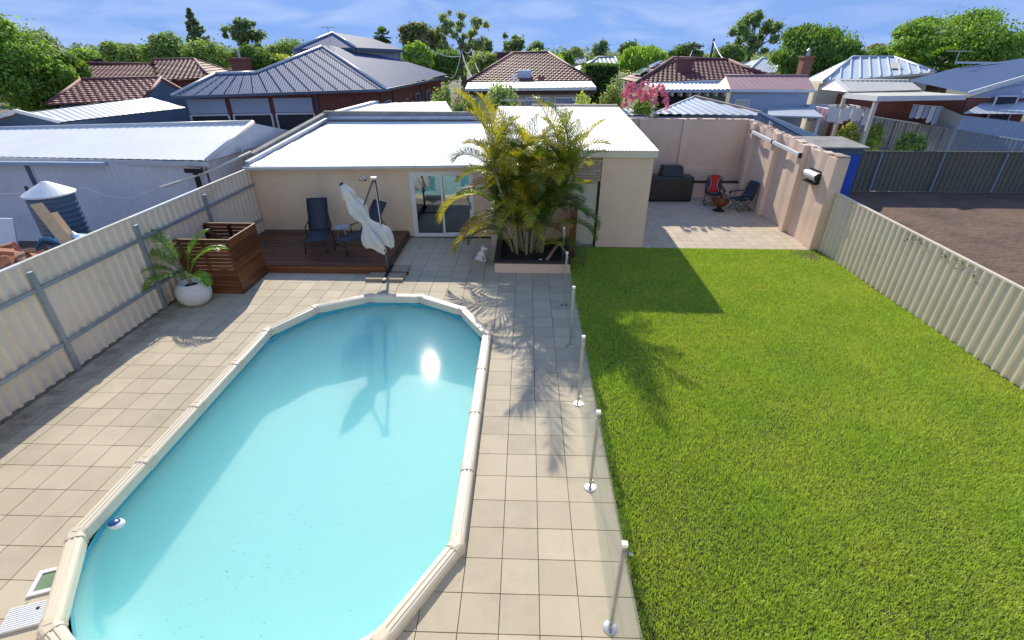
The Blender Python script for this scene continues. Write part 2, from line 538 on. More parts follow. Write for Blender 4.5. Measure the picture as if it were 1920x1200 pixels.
# roof / cladding sheets ------------------------------------------------------
def plane_frame(poly, along):
    poly = [Vector(p) for p in poly]
    n = Vector((0, 0, 0))
    for i in range(len(poly)):
        n += poly[i].cross(poly[(i+1) % len(poly)])
    n.normalize()
    if n.z < -1e-3 or (abs(n.z) < 1e-3 and n.y > 0): n = -n
    ex = Vector(along); ex = (ex-n*ex.dot(n)).normalized()
    ey = n.cross(ex)
    o = poly[0]
    P2 = [((p-o).dot(ex), (p-o).dot(ey)) for p in poly]
    return o, ex, ey, n, P2
def vrange(P2, u):
    vs = []
    for i in range(len(P2)):
        (a, b), (c, d) = P2[i], P2[(i+1) % len(P2)]
        if min(a, c)-1e-9 <= u <= max(a, c)+1e-9:
            if abs(c-a) < 1e-9: vs += [b, d]
            else: vs.append(b+(d-b)*(u-a)/(c-a))
    return (min(vs), max(vs)) if vs else None
def prof_corr(t): return .5+.5*math.cos(2*math.pi*t)
def prof_trap(t):
    t = t % 1
    if t < .56: return 0
    if t < .66: return (t-.56)/.10
    if t < .88: return 1
    return (1-t)/.12
TRAP_S = (0, .28, .56, .66, .88)
CORR_S = (0, .17, .33, .5, .67, .83)
def corr(mb, poly, along, pitch=.076, amp=.018, kind='corr', phase=0):
    o, ex, ey, n, P2 = plane_frame(poly, along)
    us = [p[0] for p in P2]
    u0, u1 = min(us), max(us)
    S = CORR_S if kind == 'corr' else TRAP_S
    fn = prof_corr if kind == 'corr' else prof_trap
    smp = sorted(set([u0+1e-5, u1-1e-5]+[x for x in us if u0 < x < u1]+[u0+pitch*(k+s_) for k in range(int((u1-u0)/pitch)+1) for s_ in S if u0 < u0+pitch*(k+s_) < u1]))
    prev = None
    for u in smp:
        r_ = vrange(P2, u)
        if r_ is None: continue
        off = n*(amp*fn((u-u0)/pitch+phase))
        b = len(mb.v)
        mb.v.append(tuple(o+ex*u+ey*r_[0]+off)); mb.v.append(tuple(o+ex*u+ey*r_[1]+off))
        if prev is not None: mb.f.append((prev, b, b+1, prev+1))
        prev = b
    return mb
def tiles(mb, poly, along, course=.32, tw=.28, step=.05, wave=.03):
    o, ex, ey, n, P2 = plane_frame(poly, along)
    sw = [(b, a) for a, b in P2]
    vs = [p[1] for p in P2]
    v0, v1 = min(vs), max(vs)
    # the course's lower edge is proud
    low_first = (ey.z > 0)
    nC = max(1, int((v1-v0)/course))
    ch = (v1-v0)/nC
    for k in range(nC):
        a0, a1 = v0+k*ch, v0+(k+1)*ch
        r_ = vrange(sw, min(max((a0+a1)/2, v0+1e-4), v1-1e-4))
        if r_ is None: continue
        ua, ub = r_
        m = max(2, int((ub-ua)/tw*3))
        lo, hi = (a0, a1) if low_first else (a1, a0)
        sh = tw*.5*(k % 2)
        b = len(mb.v)
        for i in range(m+1):
            u = ua+(ub-ua)*i/m
            wv = wave*prof_corr((u+sh)/tw)
            mb.v.append(tuple(o+ex*u+ey*lo+n*(-.01)))
            mb.v.append(tuple(o+ex*u+ey*lo+n*(step+wv)))
            mb.v.append(tuple(o+ex*u+ey*hi+n*(wv)))
        for i in range(m):
            q = b+i*3
            mb.f.append((q, q+3, q+4, q+1)); mb.f.append((q+1, q+4, q+5, q+2))
    return mb

# ================================================================== SETTING
gb = MB()
for pc in minus_pool(rect(-1500, 1500, -600, 2500)):
    gb.add([(x, y, -.07) for x, y in pc], [tuple(range(len(pc)))])
tag(gb.build('ground', ground_m), kind='structure')

XL, XR = -7.78, 1.19           # paving between the left fence and the lawn
YP0, YP1 = 2.2, 14.0
pb = MB()
for pc in minus_pool(rect(XL, XR, YP0-1.5, YP1)):
    pb.prism(pc, -.06, -.014)
paving = tag(pb.build('paving', joint_m), kind='structure')
ORG[paving.name] = Vector((0, 0, 0))
GX, GY, GS = -.1912, 5.0588, .4
gap = .0045
SKIM = [(-5.42, 2.62), (-4.98, 2.50), (-4.86, 2.86), (-4.75, 3.30), (-5.08, 3.39), (-5.2, 2.95)]
pv_mesh = MB().box((0, 0, -.021), (GS-2*gap, GS-2*gap, .042)).mesh('paver', paver_m)
cells = []
for i in range(int((XL-GX)/GS)-1, int((XR-GX)/GS)+2):
    for j in range(int((YP0-GY)/GS)-4, int((YP1-GY)/GS)+2):
        x0, x1, y0, y1 = GX+i*GS+gap, GX+(i+1)*GS-gap, GY+j*GS+gap, GY+(j+1)*GS-gap
        x0, x1, y0, y1 = max(x0, XL), min(x1, XR), max(y0, .8), min(y1, YP1)
        if x1-x0 < .03 or y1-y0 < .03: continue
        if x1 < -3.44 and y0 > 11.25: continue                 # under the deck
        if x0 > -.72 and y0 > 11.45 and x1 < 1.1: continue     # under the planter
        pcs = minus_pool(rect(x0, x1, y0, y1))
        if not pcs: continue
        A = sum(abs(area(p)) for p in pcs)
        if A < .002: continue
        c = Vector(((x0+x1)/2, (y0+y1)/2, 0))
        px = pix(c)
        vis = px is not None and -60 < px[0] < 1980 and 0 < px[1] < 1260
        cells.append((vis, A/(c-Vector((0, 0, H))).length_squared, x0, x1, y0, y1, pcs, A))
cells.sort(key=lambda t: (-t[0], -t[1]))
rest = MB()
for n_, (vis, _, x0, x1, y0, y1, pcs, A) in enumerate(cells):
    if n_ >= 300 or not vis:
        for p in pcs: rest.prism(p, -.042, 0)
        continue
    full = abs(A-(GS-2*gap)**2) < 1e-4 and len(pcs) == 1
    dz = random.uniform(-.0015, .0015)
    if full:
        link('paver', pv_mesh, paving, ((x0+x1)/2+random.uniform(-.001, .001), (y0+y1)/2, dz), (0, 0, random.uniform(-.003, .003)))
    else:
        m_ = MB()
        for p in pcs: m_.prism(p, -.042, dz)
        m_.build('paver', paver_m, paving)
rest.build('paver_remainder', paver_m, paving, kind='stuff')

# patio behind the shed
TX0, TX1, TY0, TY1 = 3.38, 8.16, 13.36, 19.02
pt = MB().b2(TX0-.05, TX1, TY0, TY1+.4, -.06, -.012)
patio = tag(pt.build('patio', joint_m), kind='structure')
ORG[patio.name] = Vector((0, 0, 0))
ts = .318
nx, ny = int(round((TX1-TX0)/ts)), int(round((TY1-TY0)/ts))
sx, sy = (TX1-TX0)/nx, (TY1-TY0)/ny
tl = MB().box((0, 0, -.018), (sx-.007, sy-.007, .036)).mesh('tile', tile_m)
for i in range(nx):
    for j in range(ny):
        link('tile', tl, patio, (TX0+(i+.5)*sx, TY0+(j+.5)*sy, random.uniform(-.001, .001)))

# lawn ground and grass
lw = MB().b2(XR+.005, 8.33, .6, 13.35, -.065, -.012)
lawn_soil = mat('lawn_soil', (.05, .075, .012), (.075, .07, .03), rough=1, scale=2, fine=.4)
tag(lw.build('lawn', lawn_soil), kind='structure')

# neighbours' grounds
tag(MB().b2(8.36, 40, 2, 20.25, -.06, -.02).build('dirt_lot', dirt_m), kind='structure')
yard_m = mat('pale_gravel_yard', (.42, .34, .26), (.30, .25, .19), rough=1, scale=.7, fine=.3, fscale=12)
tag(MB().b2(8.3, 30, 20.3, 33, -.06, -.024).build('gravel_yard', yard_m), kind='structure')
tag(MB().b2(-30, -7.8, 2, 24, -.06, -.026).build('neighbour_yard', dirt_m), kind='structure')

# ------------------------------------------------------------------ swimming pool
NC, FC = PY0+2.17, PY1-2.17
def stadium(r_, n=20):
    pts = []
    for k in range(n+1):
        a = math.pi*k/n
        pts.append((POOLX+r_*math.cos(a), FC+r_*math.sin(a)))
    for k in range(n+1):
        a = math.pi+math.pi*k/n
        pts.append((POOLX+r_*math.cos(a), NC+r_*math.sin(a)))
    return pts
pool = thing('swimming_pool', 'oval swimming pool with cream segmented coping and pale turquoise water', 'pool', (POOLX, (PY0+PY1)/2, 0))
lm = MB()
rings = [(2.125, -.032), (2.125, -.30), (2.125, -.62), (2.10, -.72), (2.03, -.80), (1.90, -.86), (1.5, -.90), (.9, -.93), (.3, -.94)]
base = None
for r_, z_ in rings:
    b = len(lm.v)
    st = stadium(r_, 60)
    for x, y in st: lm.v.append((x, y, z_))
    if base is not None:
        for k in range(len(st)):
            q = (k+1) % len(st)
            lm.f.append((base+q, b+q, b+k, base+k))
    base = b
lm.f.append(tuple(base+k for k in range(len(st))))
lm.build('liner', liner_m, pool, smooth=True)
# liner's slack upper edge, a darker band at the waterline
band_m = mat('liner_band', (.05, .36, .46), (.04, .32, .42), rough=.5)
bm_ = MB()
st = stadium(2.121, 60)
for k, (x, y) in enumerate(st):
    wz = -.115+.012*math.sin(k*1.9)+.006*math.sin(k*.7)
    bm_.v += [(x, y, -.034), (x, y, wz)]
for k in range(len(st)):
    q = (k+1) % len(st)
    bm_.f.append((2*k, 2*k+1, 2*q+1, 2*q))
bm_.build('liner_band', band_m, pool, smooth=True)

PROF = [(-.100, -.03), (-.100, .07), (-.090, .098), (-.070, .112), (-.045, .116), (-.040, .125), (-.018, .125), (-.013, .116), (.013, .116),
        (.018, .125), (.040, .125), (.045, .116), (.070, .112), (.090, .098), (.100, .07), (.100, -.03)]
PROF = [(a*.88, b) for a, b in PROF]
CLIP = [(-.108, -.03), (-.108, .075), (-.095, .108), (-.072, .124), (-.045, .131), (.045, .131), (.072, .124), (.095, .108), (.108, .075), (.108, -.03)]
CLIP = [(a*.88, b) for a, b in CLIP]
def miter(i, w_):
    """point offset by w_ (outward +) at pool vertex i"""
    p0, p1, p2 = [Vector((*POOL[(i+k) % len(POOL)], 0)) for k in (-1, 0, 1)]
    d1, d2 = (p1-p0).normalized(), (p2-p1).normalized()
    n1, n2 = Vector((-d1.y, d1.x, 0)), Vector((-d2.y, d2.x, 0))
    m_ = (n1+n2).normalized()
    return p1+m_*(w_/m_.dot(n1))
npool = len(POOL)
for i in range(npool):
    j = (i+1) % npool
    m_ = MB()
    d = (Vector((*POOL[j], 0))-Vector((*POOL[i], 0))).normalized()
    for k, (w_, z_) in enumerate(PROF):
        a, b = miter(i, w_)+d*.004, miter(j, w_)-d*.004
        m_.v += [(a.x, a.y, z_), (b.x, b.y, z_)]
    for k in range(len(PROF)-1):
        m_.f.append((2*k, 2*k+1, 2*k+3, 2*k+2))
    m_.f.append(tuple(2*k for k in range(len(PROF)))); m_.f.append(tuple(2*k+1 for k in range(len(PROF)))[::-1])
    m_.build('coping', coping_m, pool)
    # cap over the joint at vertex i
    m_ = MB()
    pv = Vector((*POOL[i], 0)); pp = Vector((*POOL[i-1], 0)); pn = Vector((*POOL[j], 0))
    d1, d2 = (pv-pp).normalized(), (pn-pv).normalized()
    n1, n2 = Vector((-d1.y, d1.x, 0)), Vector((-d2.y, d2.x, 0))
    for w_, z_ in CLIP:
        a, b, c = pv-d1*.075+n1*w_, miter(i, w_), pv+d2*.075+n2*w_
        m_.v += [(a.x, a.y, z_), (b.x, b.y, z_), (c.x, c.y, z_)]
    for k in range(len(CLIP)-1):
        q = 3*k
        m_.f.append((q, q+1, q+4, q+3)); m_.f.append((q+1, q+2, q+5, q+4))
    m_.f.append(tuple(3*k for k in range(len(CLIP)))); m_.f.append(tuple(3*k+2 for k in range(len(CLIP)))[::-1])
    co = m_.build('coping_cap', clip_m, pool)
    k_ = MB().box((pv-d2*.0+d2*.035+Vector((0, 0, .133))), (.05, .07, .006), rz=math.atan2(d2.y, d2.x))
    k_.build('cover_plate', clip_m, co)
WZ = -.105
wm = MB()
st = stadium(2.116, 60)
wm.prism(st, -.99, WZ)
tag(wm.build('water', water_m), kind='structure')

# fine debris settled on the pool floor
db = MB()
rd_ = random.Random(9)
for k in range(150):
    x, y = POOLX+rd_.uniform(-1.75, 1.75), rd_.uniform(2.4, 9.2)
    if k < 110:
        x, y = POOLX+rd_.gauss(-.6, .55), rd_.gauss(4.2, 1.3)
    d_ = math.hypot(x-POOLX, max(0, y-FC, NC-y))
    if d_ > 1.85: continue
    z = float(np.interp(d_, [.3, .9, 1.5, 1.9], [-.94, -.93, -.90, -.86]))+.012
    a, l_ = rd_.uniform(-.5, .5), rd_.uniform(.02, .075)
    db.add([(x, y, z), (x+l_*math.cos(a), y+l_*math.sin(a), z), (x+l_*.5*math.cos(a), y+l_*.5*math.sin(a)+.008, z)], [(0, 1, 2)])
db.build('floor_debris', mat('sunken_leaf_bits', (.08, .16, .14), (.06, .12, .11), rough=1), pool, kind='stuff')

# skimmer beside the coping
sk = thing('pool_skimmer', 'square skimmer opening with a white ribbed lid beside the pool coping', 'skimmer', (-5.0, 2.9, 0))
skw_m = mat('skimmer_plastic', (.62, .64, .58), (.5, .52, .46), rough=.5)
skg_m = mat('skimmer_water', (.22, .30, .18), (.16, .23, .12), rough=.15)
def quadbox(pts, z0, z1, name, m, par):
    return MB().prism(pts, z0, z1).build(name, m, par)
E1, E2 = Vector((.94, .34)).normalized(), Vector((-.34, .94)).normalized()
sc = Vector((-4.93, 3.07))
def loc2(a, b): return tuple(sc+E1*a+E2*b)
f_ = MB()
for (a0, a1, b0, b1) in ((-.17, .17, .11, .15), (-.17, .17, -.15, -.11), (-.17, -.13, -.11, .11)):
    f_.prism([loc2(a0, b0), loc2(a1, b0), loc2(a1, b1), loc2(a0, b1)], .0, .022)
f_.build('skimmer_frame', white_m, sk)
f_ = MB().prism([loc2(-.13, -.11), loc2(.17, -.11), loc2(.17, .11), loc2(-.13, .11)], .001, .009)
f_.build('skimmer_water', skg_m, sk)
sl2 = Vector((-4.87, 2.68))
def loc3(a, b): return tuple(sl2+E1*a+E2*b)
ld = MB().prism([loc3(-.17, -.13), loc3(.17, -.13), loc3(.17, .13), loc3(-.17, .13)], .004, .026).build('lid', white_m, sk)
for k in range(11):
    t_ = -.12+k*.024
    MB().prism([loc3(-.165, t_-.006), loc3(.165, t_-.006), loc3(.165, t_+.006), loc3(-.165, t_+.006)], .026, .031).build('lid_rib', white_m, ld)
MB().lathe([(.016, 0), (.016, .003)], 12, (*loc3(.09, .05), .032)).build('finger_hole', black_m, ld)

# float at the waterline
blue_m = mat('blue_plastic', (.01, .06, .22), (.008, .05, .18), rough=.25, coat=.5)
fl = thing('pool_float', 'small round blue and white disc floating at the pool edge', 'pool float', (-4.86, 3.84, WZ))
M3 = Matrix.Rotation(R(18), 3, 'Y') @ Matrix.Rotation(R(-12), 3, 'X')
MB().ball((-4.86, 3.84, WZ+.02), (.085, .085, .045), 24, 10, M3).build('float_body', white_m, fl, smooth=True)
c_ = MB()
c_.ball((-4.868, 3.838, WZ+.028), (.074, .076, .046), 24, 10, M3)
c_.build('blue_cap', blue_m, fl, smooth=True)

# ------------------------------------------------------------------ left boundary fence
LFX, LFT = -7.84, 1.99
lf = thing('steel_fence', 'cream ribbed steel fence with blue-grey posts and rails beside the pool', 'fence', (LFX, 9, 0))
posts_y = [2.13, 4.49, 6.857, 9.22, 11.58, 13.94]
for k in range(len(posts_y)-1):
    ya, yb = posts_y[k], posts_y[k+1]
    n3 = 3
    for s_ in range(n3):
        a, b = ya+(yb-ya)*s_/n3, ya+(yb-ya)*(s_+1)/n3
        m_ = corr(MB(), [(LFX, a, .03), (LFX, b, .03), (LFX, b, LFT), (LFX, a, LFT)], (0, 1, 0), pitch=(b-a)/4, amp=.038, kind='trap')
        m_.build('panel', fence_m, lf)
    for zr in (.56, 1.56):
        MB().b2(LFX+.045, LFX+.09, ya+.03, yb-.03, zr-.03, zr+.03).build('rail', rail_m, lf)
    MB().b2(LFX-.03, LFX+.035, ya, yb, LFT, LFT+.03).build('capping', white_m if k % 2 else cream_m, lf)
for y in posts_y[1:-1]:
    p_ = MB().b2(LFX+.05, LFX+.115, y-.033, y+.033, 0, 1.86).build('post', rail_m, lf)
    MB().b2(LFX+.047, LFX+.118, y-.036, y+.036, 1.86, 1.872).build('post_cap', white_m, p_)
MB().b2(LFX-.02, LFX+.05, 2.1, 13.95, -.05, .03).build('plinth', joint_m, lf)

# ------------------------------------------------------------------ right boundary fence
RFX = 8.36
rf = thing('ribbed_fence', 'sand coloured ribbed steel fence along the lawn edge', 'fence', (RFX, 8, 0))
def rtop(y): return 1.40+(y-6)*.0285
y = 1.6
edges = []
while y < 13.3:
    edges.append(y); y += .78
edges.append(13.38)
for a, b in zip(edges[:-1], edges[1:]):
    m_ = corr(MB(), [(RFX, a, .0), (RFX, b, .0), (RFX, b, rtop(b)), (RFX, a, rtop(a))], (0, 1, 0), pitch=(b-a)/4, amp=-.045 if False else .04, kind='trap')
    m_.v = [(2*RFX-x, y_, z_) for x, y_, z_ in m_.v]
    m_.build('panel', rfence_m, rf)
    MB().bar((RFX, a, rtop(a)+.012), (RFX, b, rtop(b)+.012), .065, .03).build('capping', rfence_m, rf)
# dead creeper stuck on the fence
cr = MB()
dead_m = mat('dead_creeper', (.30, .22, .13), (.2, .14, .08), rough=1)
for k in range(60):
    yy = random.uniform(8.4, 10.6)
    zz = rtop(yy)-abs(random.gauss(0, .09))-.02
    p0 = Vector((RFX-.05, yy, zz))
    q = p0+Vector((-.01, random.uniform(-.05, .05), random.uniform(-.06, .02)))
    s_ = p0+Vector((-.03, random.uniform(-.05, .05), random.uniform(-.05, .03)))
    cr.add([p0, q, s_], [(0, 1, 2)])
cr.build('dead_creeper', dead_m, rf, kind='stuff')

# ------------------------------------------------------------------ garden room (left unit)
UL, UR = Vector((-7.86, 14.0, 0)), Vector((-.95, 14.16, 0))     # front wall base line
def onU(x, dy=0, z=0):
    t = (x-UL.x)/(UR.x-UL.x)
    return Vector((x, UL.y+(UR.y-UL.y)*t+dy, z))
def ez(x): return 2.05+(x-UL.x)/(UR.x-UL.x)*.10                # eave height
room = thing('garden_room', 'low rendered garden room with white corrugated roof behind the timber deck', 'outbuilding', (-4.4, 16, 0))
DX0, DX1, DZ = -3.32, -1.50, 1.93
def wallseg(mb, x0, x1, z0, z1a, z1b, dy0=0, th=.16):
    a, b = onU(x0, dy0), onU(x1, dy0)
    t = Vector((0, th, 0))
    mb.add([a+Vector((0, 0, z0)), b+Vector((0, 0, z0)), b+Vector((0, 0, z1b)), a+Vector((0, 0, z1a)),
            a+t+Vector((0, 0, z0)), b+t+Vector((0, 0, z0)), b+t+Vector((0, 0, z1b)), a+t+Vector((0, 0, z1a))],
           [(0, 1, 2, 3), (5, 4, 7, 6), (4, 0, 3, 7), (1, 5, 6, 2), (3, 2, 6, 7), (4, 5, 1, 0)])
wm_ = MB()
wallseg(wm_, UL.x, -5.93, 0, ez(UL.x)-.16, ez(-5.93)-.16)
wallseg(wm_, -5.924, DX0, 0, ez(-5.93)-.16, ez(DX0)-.16)
wallseg(wm_, DX1, UR.x, 0, ez(DX1)-.16, ez(UR.x)-.16)
wallseg(wm_, DX0, DX1, DZ, ez(DX0)-.16, ez(DX1)-.16)
wm_.add([(UL.x, 14.16, 0), (UL.x, 19.6, 0), (UL.x, 19.6, 2.5), (UL.x, 14.16, 1.9)], [(0, 1, 2, 3)])
wm_.build('wall', render_m, room)
fb = MB()
wallseg(fb, UL.x-.02, UR.x, ez(UL.x)-.16, ez(UL.x)-.02, ez(UR.x)-.02, dy0=-.02)
fb.v = [(x, y_, z_ if z_ > ez(UL.x)-.1 else ez(x)-.17) for x, y_, z_ in fb.v]
fb.build('fascia', render_m, room)
ra, rb = onU(UL.x-.03, -.10, ez(UL.x)+.02), onU(.4, -.10, ez(UR.x)+.02)
rc, rd = Vector((.4, 19.7, 2.62)), Vector((-7.50, 19.7, 2.55))
corr(MB(), [ra, rb, rc, rd], (1, 0, 0), pitch=.076, amp=.017).build('roof', whiteroof_m, room)
g_ = MB()
for k in range(5):
    xa, xb = UL.x-.06+k*1.62, UL.x-.06+(k+1)*1.62-.006
    p, q = onU(xa, -.16, ez(xa)-.03), onU(xb, -.16, ez(xb)-.03)
    MB().bar(p, q, .11, .085).build('gutter', gutter_m, room, bevel=.012)
MB().bar(onU(UL.x-.02, -.05, ez(UL.x)-.1), onU(UL.x+.02, -.05, .05), .075, .05).build('downpipe', render_m, room)
# flashings and parapets
MB().bar(Vector((-7.86, 14.0, 2.14)), Vector((-7.52, 19.6, 2.68)), .13, .09).build('side_flashing', flash_m, room)
MB().bar(Vector((-8.0, 14.6, 2.24)), Vector((-7.66, 19.9, 2.80)), .18, .14).build('parapet', concrete_m, room)
MB().bar(Vector((-7.5, 19.74, 2.70)), Vector((-.5, 19.74, 2.74)), .04, .12).build('back_flashing', flash_m, room)
MB().b2(-7.7, .7, 19.78, 19.98, 2.0, 2.92).build('parapet', concrete_m, room)
# sliding door
dr = MB()
def dframe(x0, x1, z0, z1, dy, t=.05, d=.05):
    m_ = MB()
    m_.bar(onU(x0, dy, z0+t/2), onU(x1, dy, z0+t/2), d, t)
    m_.bar(onU(x0, dy, z1-t/2), onU(x1, dy, z1-t/2), d, t)
    m_.bar(onU(x0+t/2, dy+.001, z0+t), onU(x0+t/2, dy+.001, z1-t), t, d, up=(0, 1, 0))
    m_.bar(onU(x1-t/2, dy+.001, z0+t), onU(x1-t/2, dy+.001, z1-t), t, d, up=(0, 1, 0))
    return m_
door = dframe(DX0, DX1, 0, DZ, .03, .07, .12).build('sliding_door', white_m, room)
mid = (DX0+DX1)/2
for a, b, dy, nm in ((DX0+.07, mid+.03, -.005, 'sash'), (mid-.03, DX1-.07, .05, 'sash')):
    dframe(a, b, .05, DZ-.07, dy, .06, .035).build('sash', white_m, door)
    pn = MB()
    p, q = onU(a+.055, dy, 0), onU(b-.055, dy, 0)
    pn.add([p+Vector((0, 0, .10)), q+Vector((0, 0, .10)), q+Vector((0, 0, DZ-.12)), p+Vector((0, 0, DZ-.12))], [(0, 1, 2, 3)])
    pn.build('glass', dglass_m, door)
MB().b2(DX1-.115, DX1-.085, 14.085, 14.10, .85, 1.05).build('handle', darkframe_m, door)
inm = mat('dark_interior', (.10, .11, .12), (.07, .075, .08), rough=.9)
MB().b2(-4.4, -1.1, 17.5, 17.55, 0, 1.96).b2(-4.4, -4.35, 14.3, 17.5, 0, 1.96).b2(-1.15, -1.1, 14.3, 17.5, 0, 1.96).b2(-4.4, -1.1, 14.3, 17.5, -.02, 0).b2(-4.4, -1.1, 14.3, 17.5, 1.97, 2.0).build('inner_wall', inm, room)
# twin spotlight on the wall
spt = thing('wall_spotlight', 'small white twin spotlight fixed high on the rendered wall', 'wall light', onU(-4.62, -.01, 1.75))
MB().lathe([(.035, 0), (.04, .02), (.02, .04)], 12).build('mount_plate', white_m, None)
o_ = bpy.data.objects['mount_plate']; o_.parent = spt; o_.rotation_euler = (R(90), 0, 0); o_.location = (0, .02, .03)
for s_ in (-1, 1):
    b_ = MB().tube([onU(-4.62, -.03, 1.77), onU(-4.62+s_*.05, -.09, 1.76), onU(-4.62+s_*.075, -.14, 1.71)], [.018, .03, .042], 12).build('lamp_head', white_m, spt, smooth=False)
    MB().tube([onU(-4.62+s_*.0755, -.141, 1.709), onU(-4.62+s_*.077, -.144, 1.706)], [.035, .034], 12).build('lens', darkframe_m, b_)

# ------------------------------------------------------------------ shed on the right
SX0, SX1, SY0 = -.95, 3.37, 13.36
shed = thing('rendered_shed', 'pinkish rendered shed with white corrugated roof and pale door behind the palm', 'shed', (1.2, 16, 0))
pd0, pd1 = 1.27, 2.03      # door opening
sw_ = MB()
sw_.b2(pd1, SX1, SY0, SY0+.2, 0, 2.52)
sw_.b2(SX0, pd0, SY0, SY0+.2, 0, 2.52)
sw_.b2(SX1-.2, SX1, SY0+.2, 19.5, 0, 2.6)
sw_.b2(SX0, SX0+.2, SY0+.2, 19.5, 0, 2.6)
sw_.b2(SX0, SX1, 19.52, 19.7, 0, 3.0)
sw_.build('wall', pinkrender_m, shed)
# painted brick panel above the door
zc = 1.86
r_ = 0
while zc < 2.5:
    off = -.115 if r_ % 2 else 0
    xk = pd0-.3+off
    while xk < pd1:
        a, b = max(xk, pd0+.004), min(xk+.222, pd1-.004)
        if b-a > .03:
            MB().b2(a, b, SY0+.012+random.uniform(0, .006), SY0+.14, zc, zc+.072).build('brick', pinkbrick_m, shed)
        xk += .232
    zc += .082
    r_ += 1
MB().b2(pd0, pd1, SY0+.03, SY0+.19, 1.86, 2.52).build('mortar', joint_m, shed)
pdm = mat('pale_door_paint', (.60, .57, .49), (.55, .52, .45), rough=.55, scale=1.5)
dd = MB().b2(pd0+.03, pd1-.06, SY0+.09, SY0+.13, .06, 1.84).build('door', pdm, shed)
MB().b2(pd1-.055, pd1-.004, SY0+.06, SY0+.15, 0, 1.85).build('door_jamb', iron_m, shed)
MB().b2(pd0+.004, pd1-.06, SY0+.02, SY0+.15, 0, .05).build('door_sill', concrete_m, shed)
MB().ball((pd1-.13, SY0+.07, .95), .028).build('door_knob', steel_m, dd, smooth=True)
MB().b2(SX0-.02, SX1+.07, SY0-.07, SY0-.02, 2.50, 2.665).build('fascia', cream_m, shed)
MB().bar((SX1+.045, SY0-.068, 2.585), (SX1+.02, 19.6, 3.03), .05, .16).build('fascia', cream_m, shed)
corr(MB(), [(SX0-.1, SY0-.10, 2.672), (SX1+.06, SY0-.10, 2.672), (SX1+.04, 19.7, 3.13), (SX0-.1, 19.7, 3.13)], (1, 0, 0), pitch=.076, amp=.017).build('roof', whiteroof_m, shed)
MB().b2(.2, SX1+.0, 19.74, 19.86, 2.4, 3.21).build('parapet', pinkrender_m, shed)

# ------------------------------------------------------------------ unseen house added behind the camera; its sunlit wall bounces light onto shaded fronts
hse = thing('added_rear_house', 'unseen two-storey pale rendered house added behind the camera for its bounced light', 'house', (0, -4, 0))
hw_m = mat('pale_house_render', (.78, .73, .64), (.73, .68, .60), rough=.9, scale=.8, fine=.05)
MB().b2(-7.6, 8.2, -9, -.9, 0, 6.0).build('wall', hw_m, hse)
for x in (-5.4, -2.4, 2.2, 5.6):
    for z in (.9, 3.8):
        wn = MB().b2(x-.75, x+.75, -.895, -.87, z, z+1.25).build('window', wglass_m, hse)
        MB().b2(x-.82, x+.82, -.89, -.83, z-.08, z-.002).b2(x-.82, x+.82, -.89, -.85, z+1.252, z+1.32).build('frame', white_m, wn)
MB().b2(-.7, .7, -.895, -.86, 0, 2.1).build('door', white_m, hse)
MB().add([(-8.1, -.4, 5.98), (8.7, -.4, 5.98), (8.7, -9.5, 5.98), (-8.1, -9.5, 5.98), (-3.5, -5, 8.0), (4, -5, 8.0)], [(0, 1, 5, 4), (1, 2, 5), (2, 3, 4, 5), (3, 0, 4), (3, 2, 1, 0)]).build('roof', iron_m, hse)

# ------------------------------------------------------------------ patio walls
bw = thing('patio_back_wall', 'tall pinkish rendered wall with pilasters across the back of the patio', 'wall', (5.8, 19.5, 0))
BWY = 19.45
m_ = MB().b2(SX1+.01, 8.18, BWY, BWY+.22, 0, 2.74)
m_.build('wall_body', pinkrender_m, bw)
for x in (3.62, 4.30, 5.92):
    MB().b2(x-.13, x+.13, BWY-.10, BWY+.002, 0, 2.745).build('pilaster', pinkrender_m, bw, bevel=.01)
MB().b2(SX1+.03, 8.2, BWY-.02, BWY+.24, 2.74, 2.765).build('capping', pinkrender_m, bw)
for k in range(26):
    x = random.uniform(3.5, 8.0)
    MB().box((x, BWY+random.uniform(.0, .15), 2.772), (random.uniform(.05, .16), random.uniform(.04, .1), .018), rz=random.random()*3).build('loose_chip', crumb_m, bw)

rw = thing('patio_side_wall', 'pinkish rendered side wall with pilasters and a broken top edge', 'wall', (8.25, 16.4, 0))
RWX = 8.16
def wtop(y): return 2.50+(y-13.4)*.04
m_ = MB()
ys = np.linspace(13.40, 19.66, 60)
prev = None
for i, y in enumerate(ys):
    zt = wtop(y)+(random.uniform(-.035, .02) if 2 < i < 58 else 0)
    wob = .012*math.sin(y*5.1)+.008*math.sin(y*11)
    b = len(m_.v)
    m_.v += [(RWX+wob*.3, y, 0), (RWX+wob, y, zt), (RWX+.24, y, zt+random.uniform(-.02, .01)), (RWX+.24, y, 0)]
    if prev is not None:
        for k in range(3):
            m_.f.append((prev+k, b+k, b+k+1, prev+k+1))
    else: m_.f.append((b, b+1, b+2, b+3))
    prev = b
m_.f.append((prev+3, prev+2, prev+1, prev))
m_.build('wall_body', pinkrender_m, rw)
for y in (18.72, 16.86, 15.08):
    MB().b2(RWX-.13, RWX+.02, y-.13, y+.13, 0, wtop(y)+.01).build('pilaster', pinkrender_m, rw, bevel=.012)
MB().b2(RWX-.06, RWX+.28, 13.36, 13.78, 0, 2.505).build('end_pier', pinkrender_m, rw, bevel=.012)
for k in range(5):
    MB().box((RWX+.11, 13.43+k*.10, 2.505+.028), (.30+random.uniform(-.05, .03), .085, .05), rz=random.uniform(-.08, .08)).build('loose_brick', crumb_m, rw)
for k in range(40):
    y = random.uniform(13.7, 19.3)
    MB().box((RWX+random.uniform(.02, .2), y, wtop(y)+.0), (random.uniform(.03, .12), random.uniform(.04, .2), random.uniform(.012, .03)), rz=random.random()*3).build('loose_chip', crumb_m, rw)

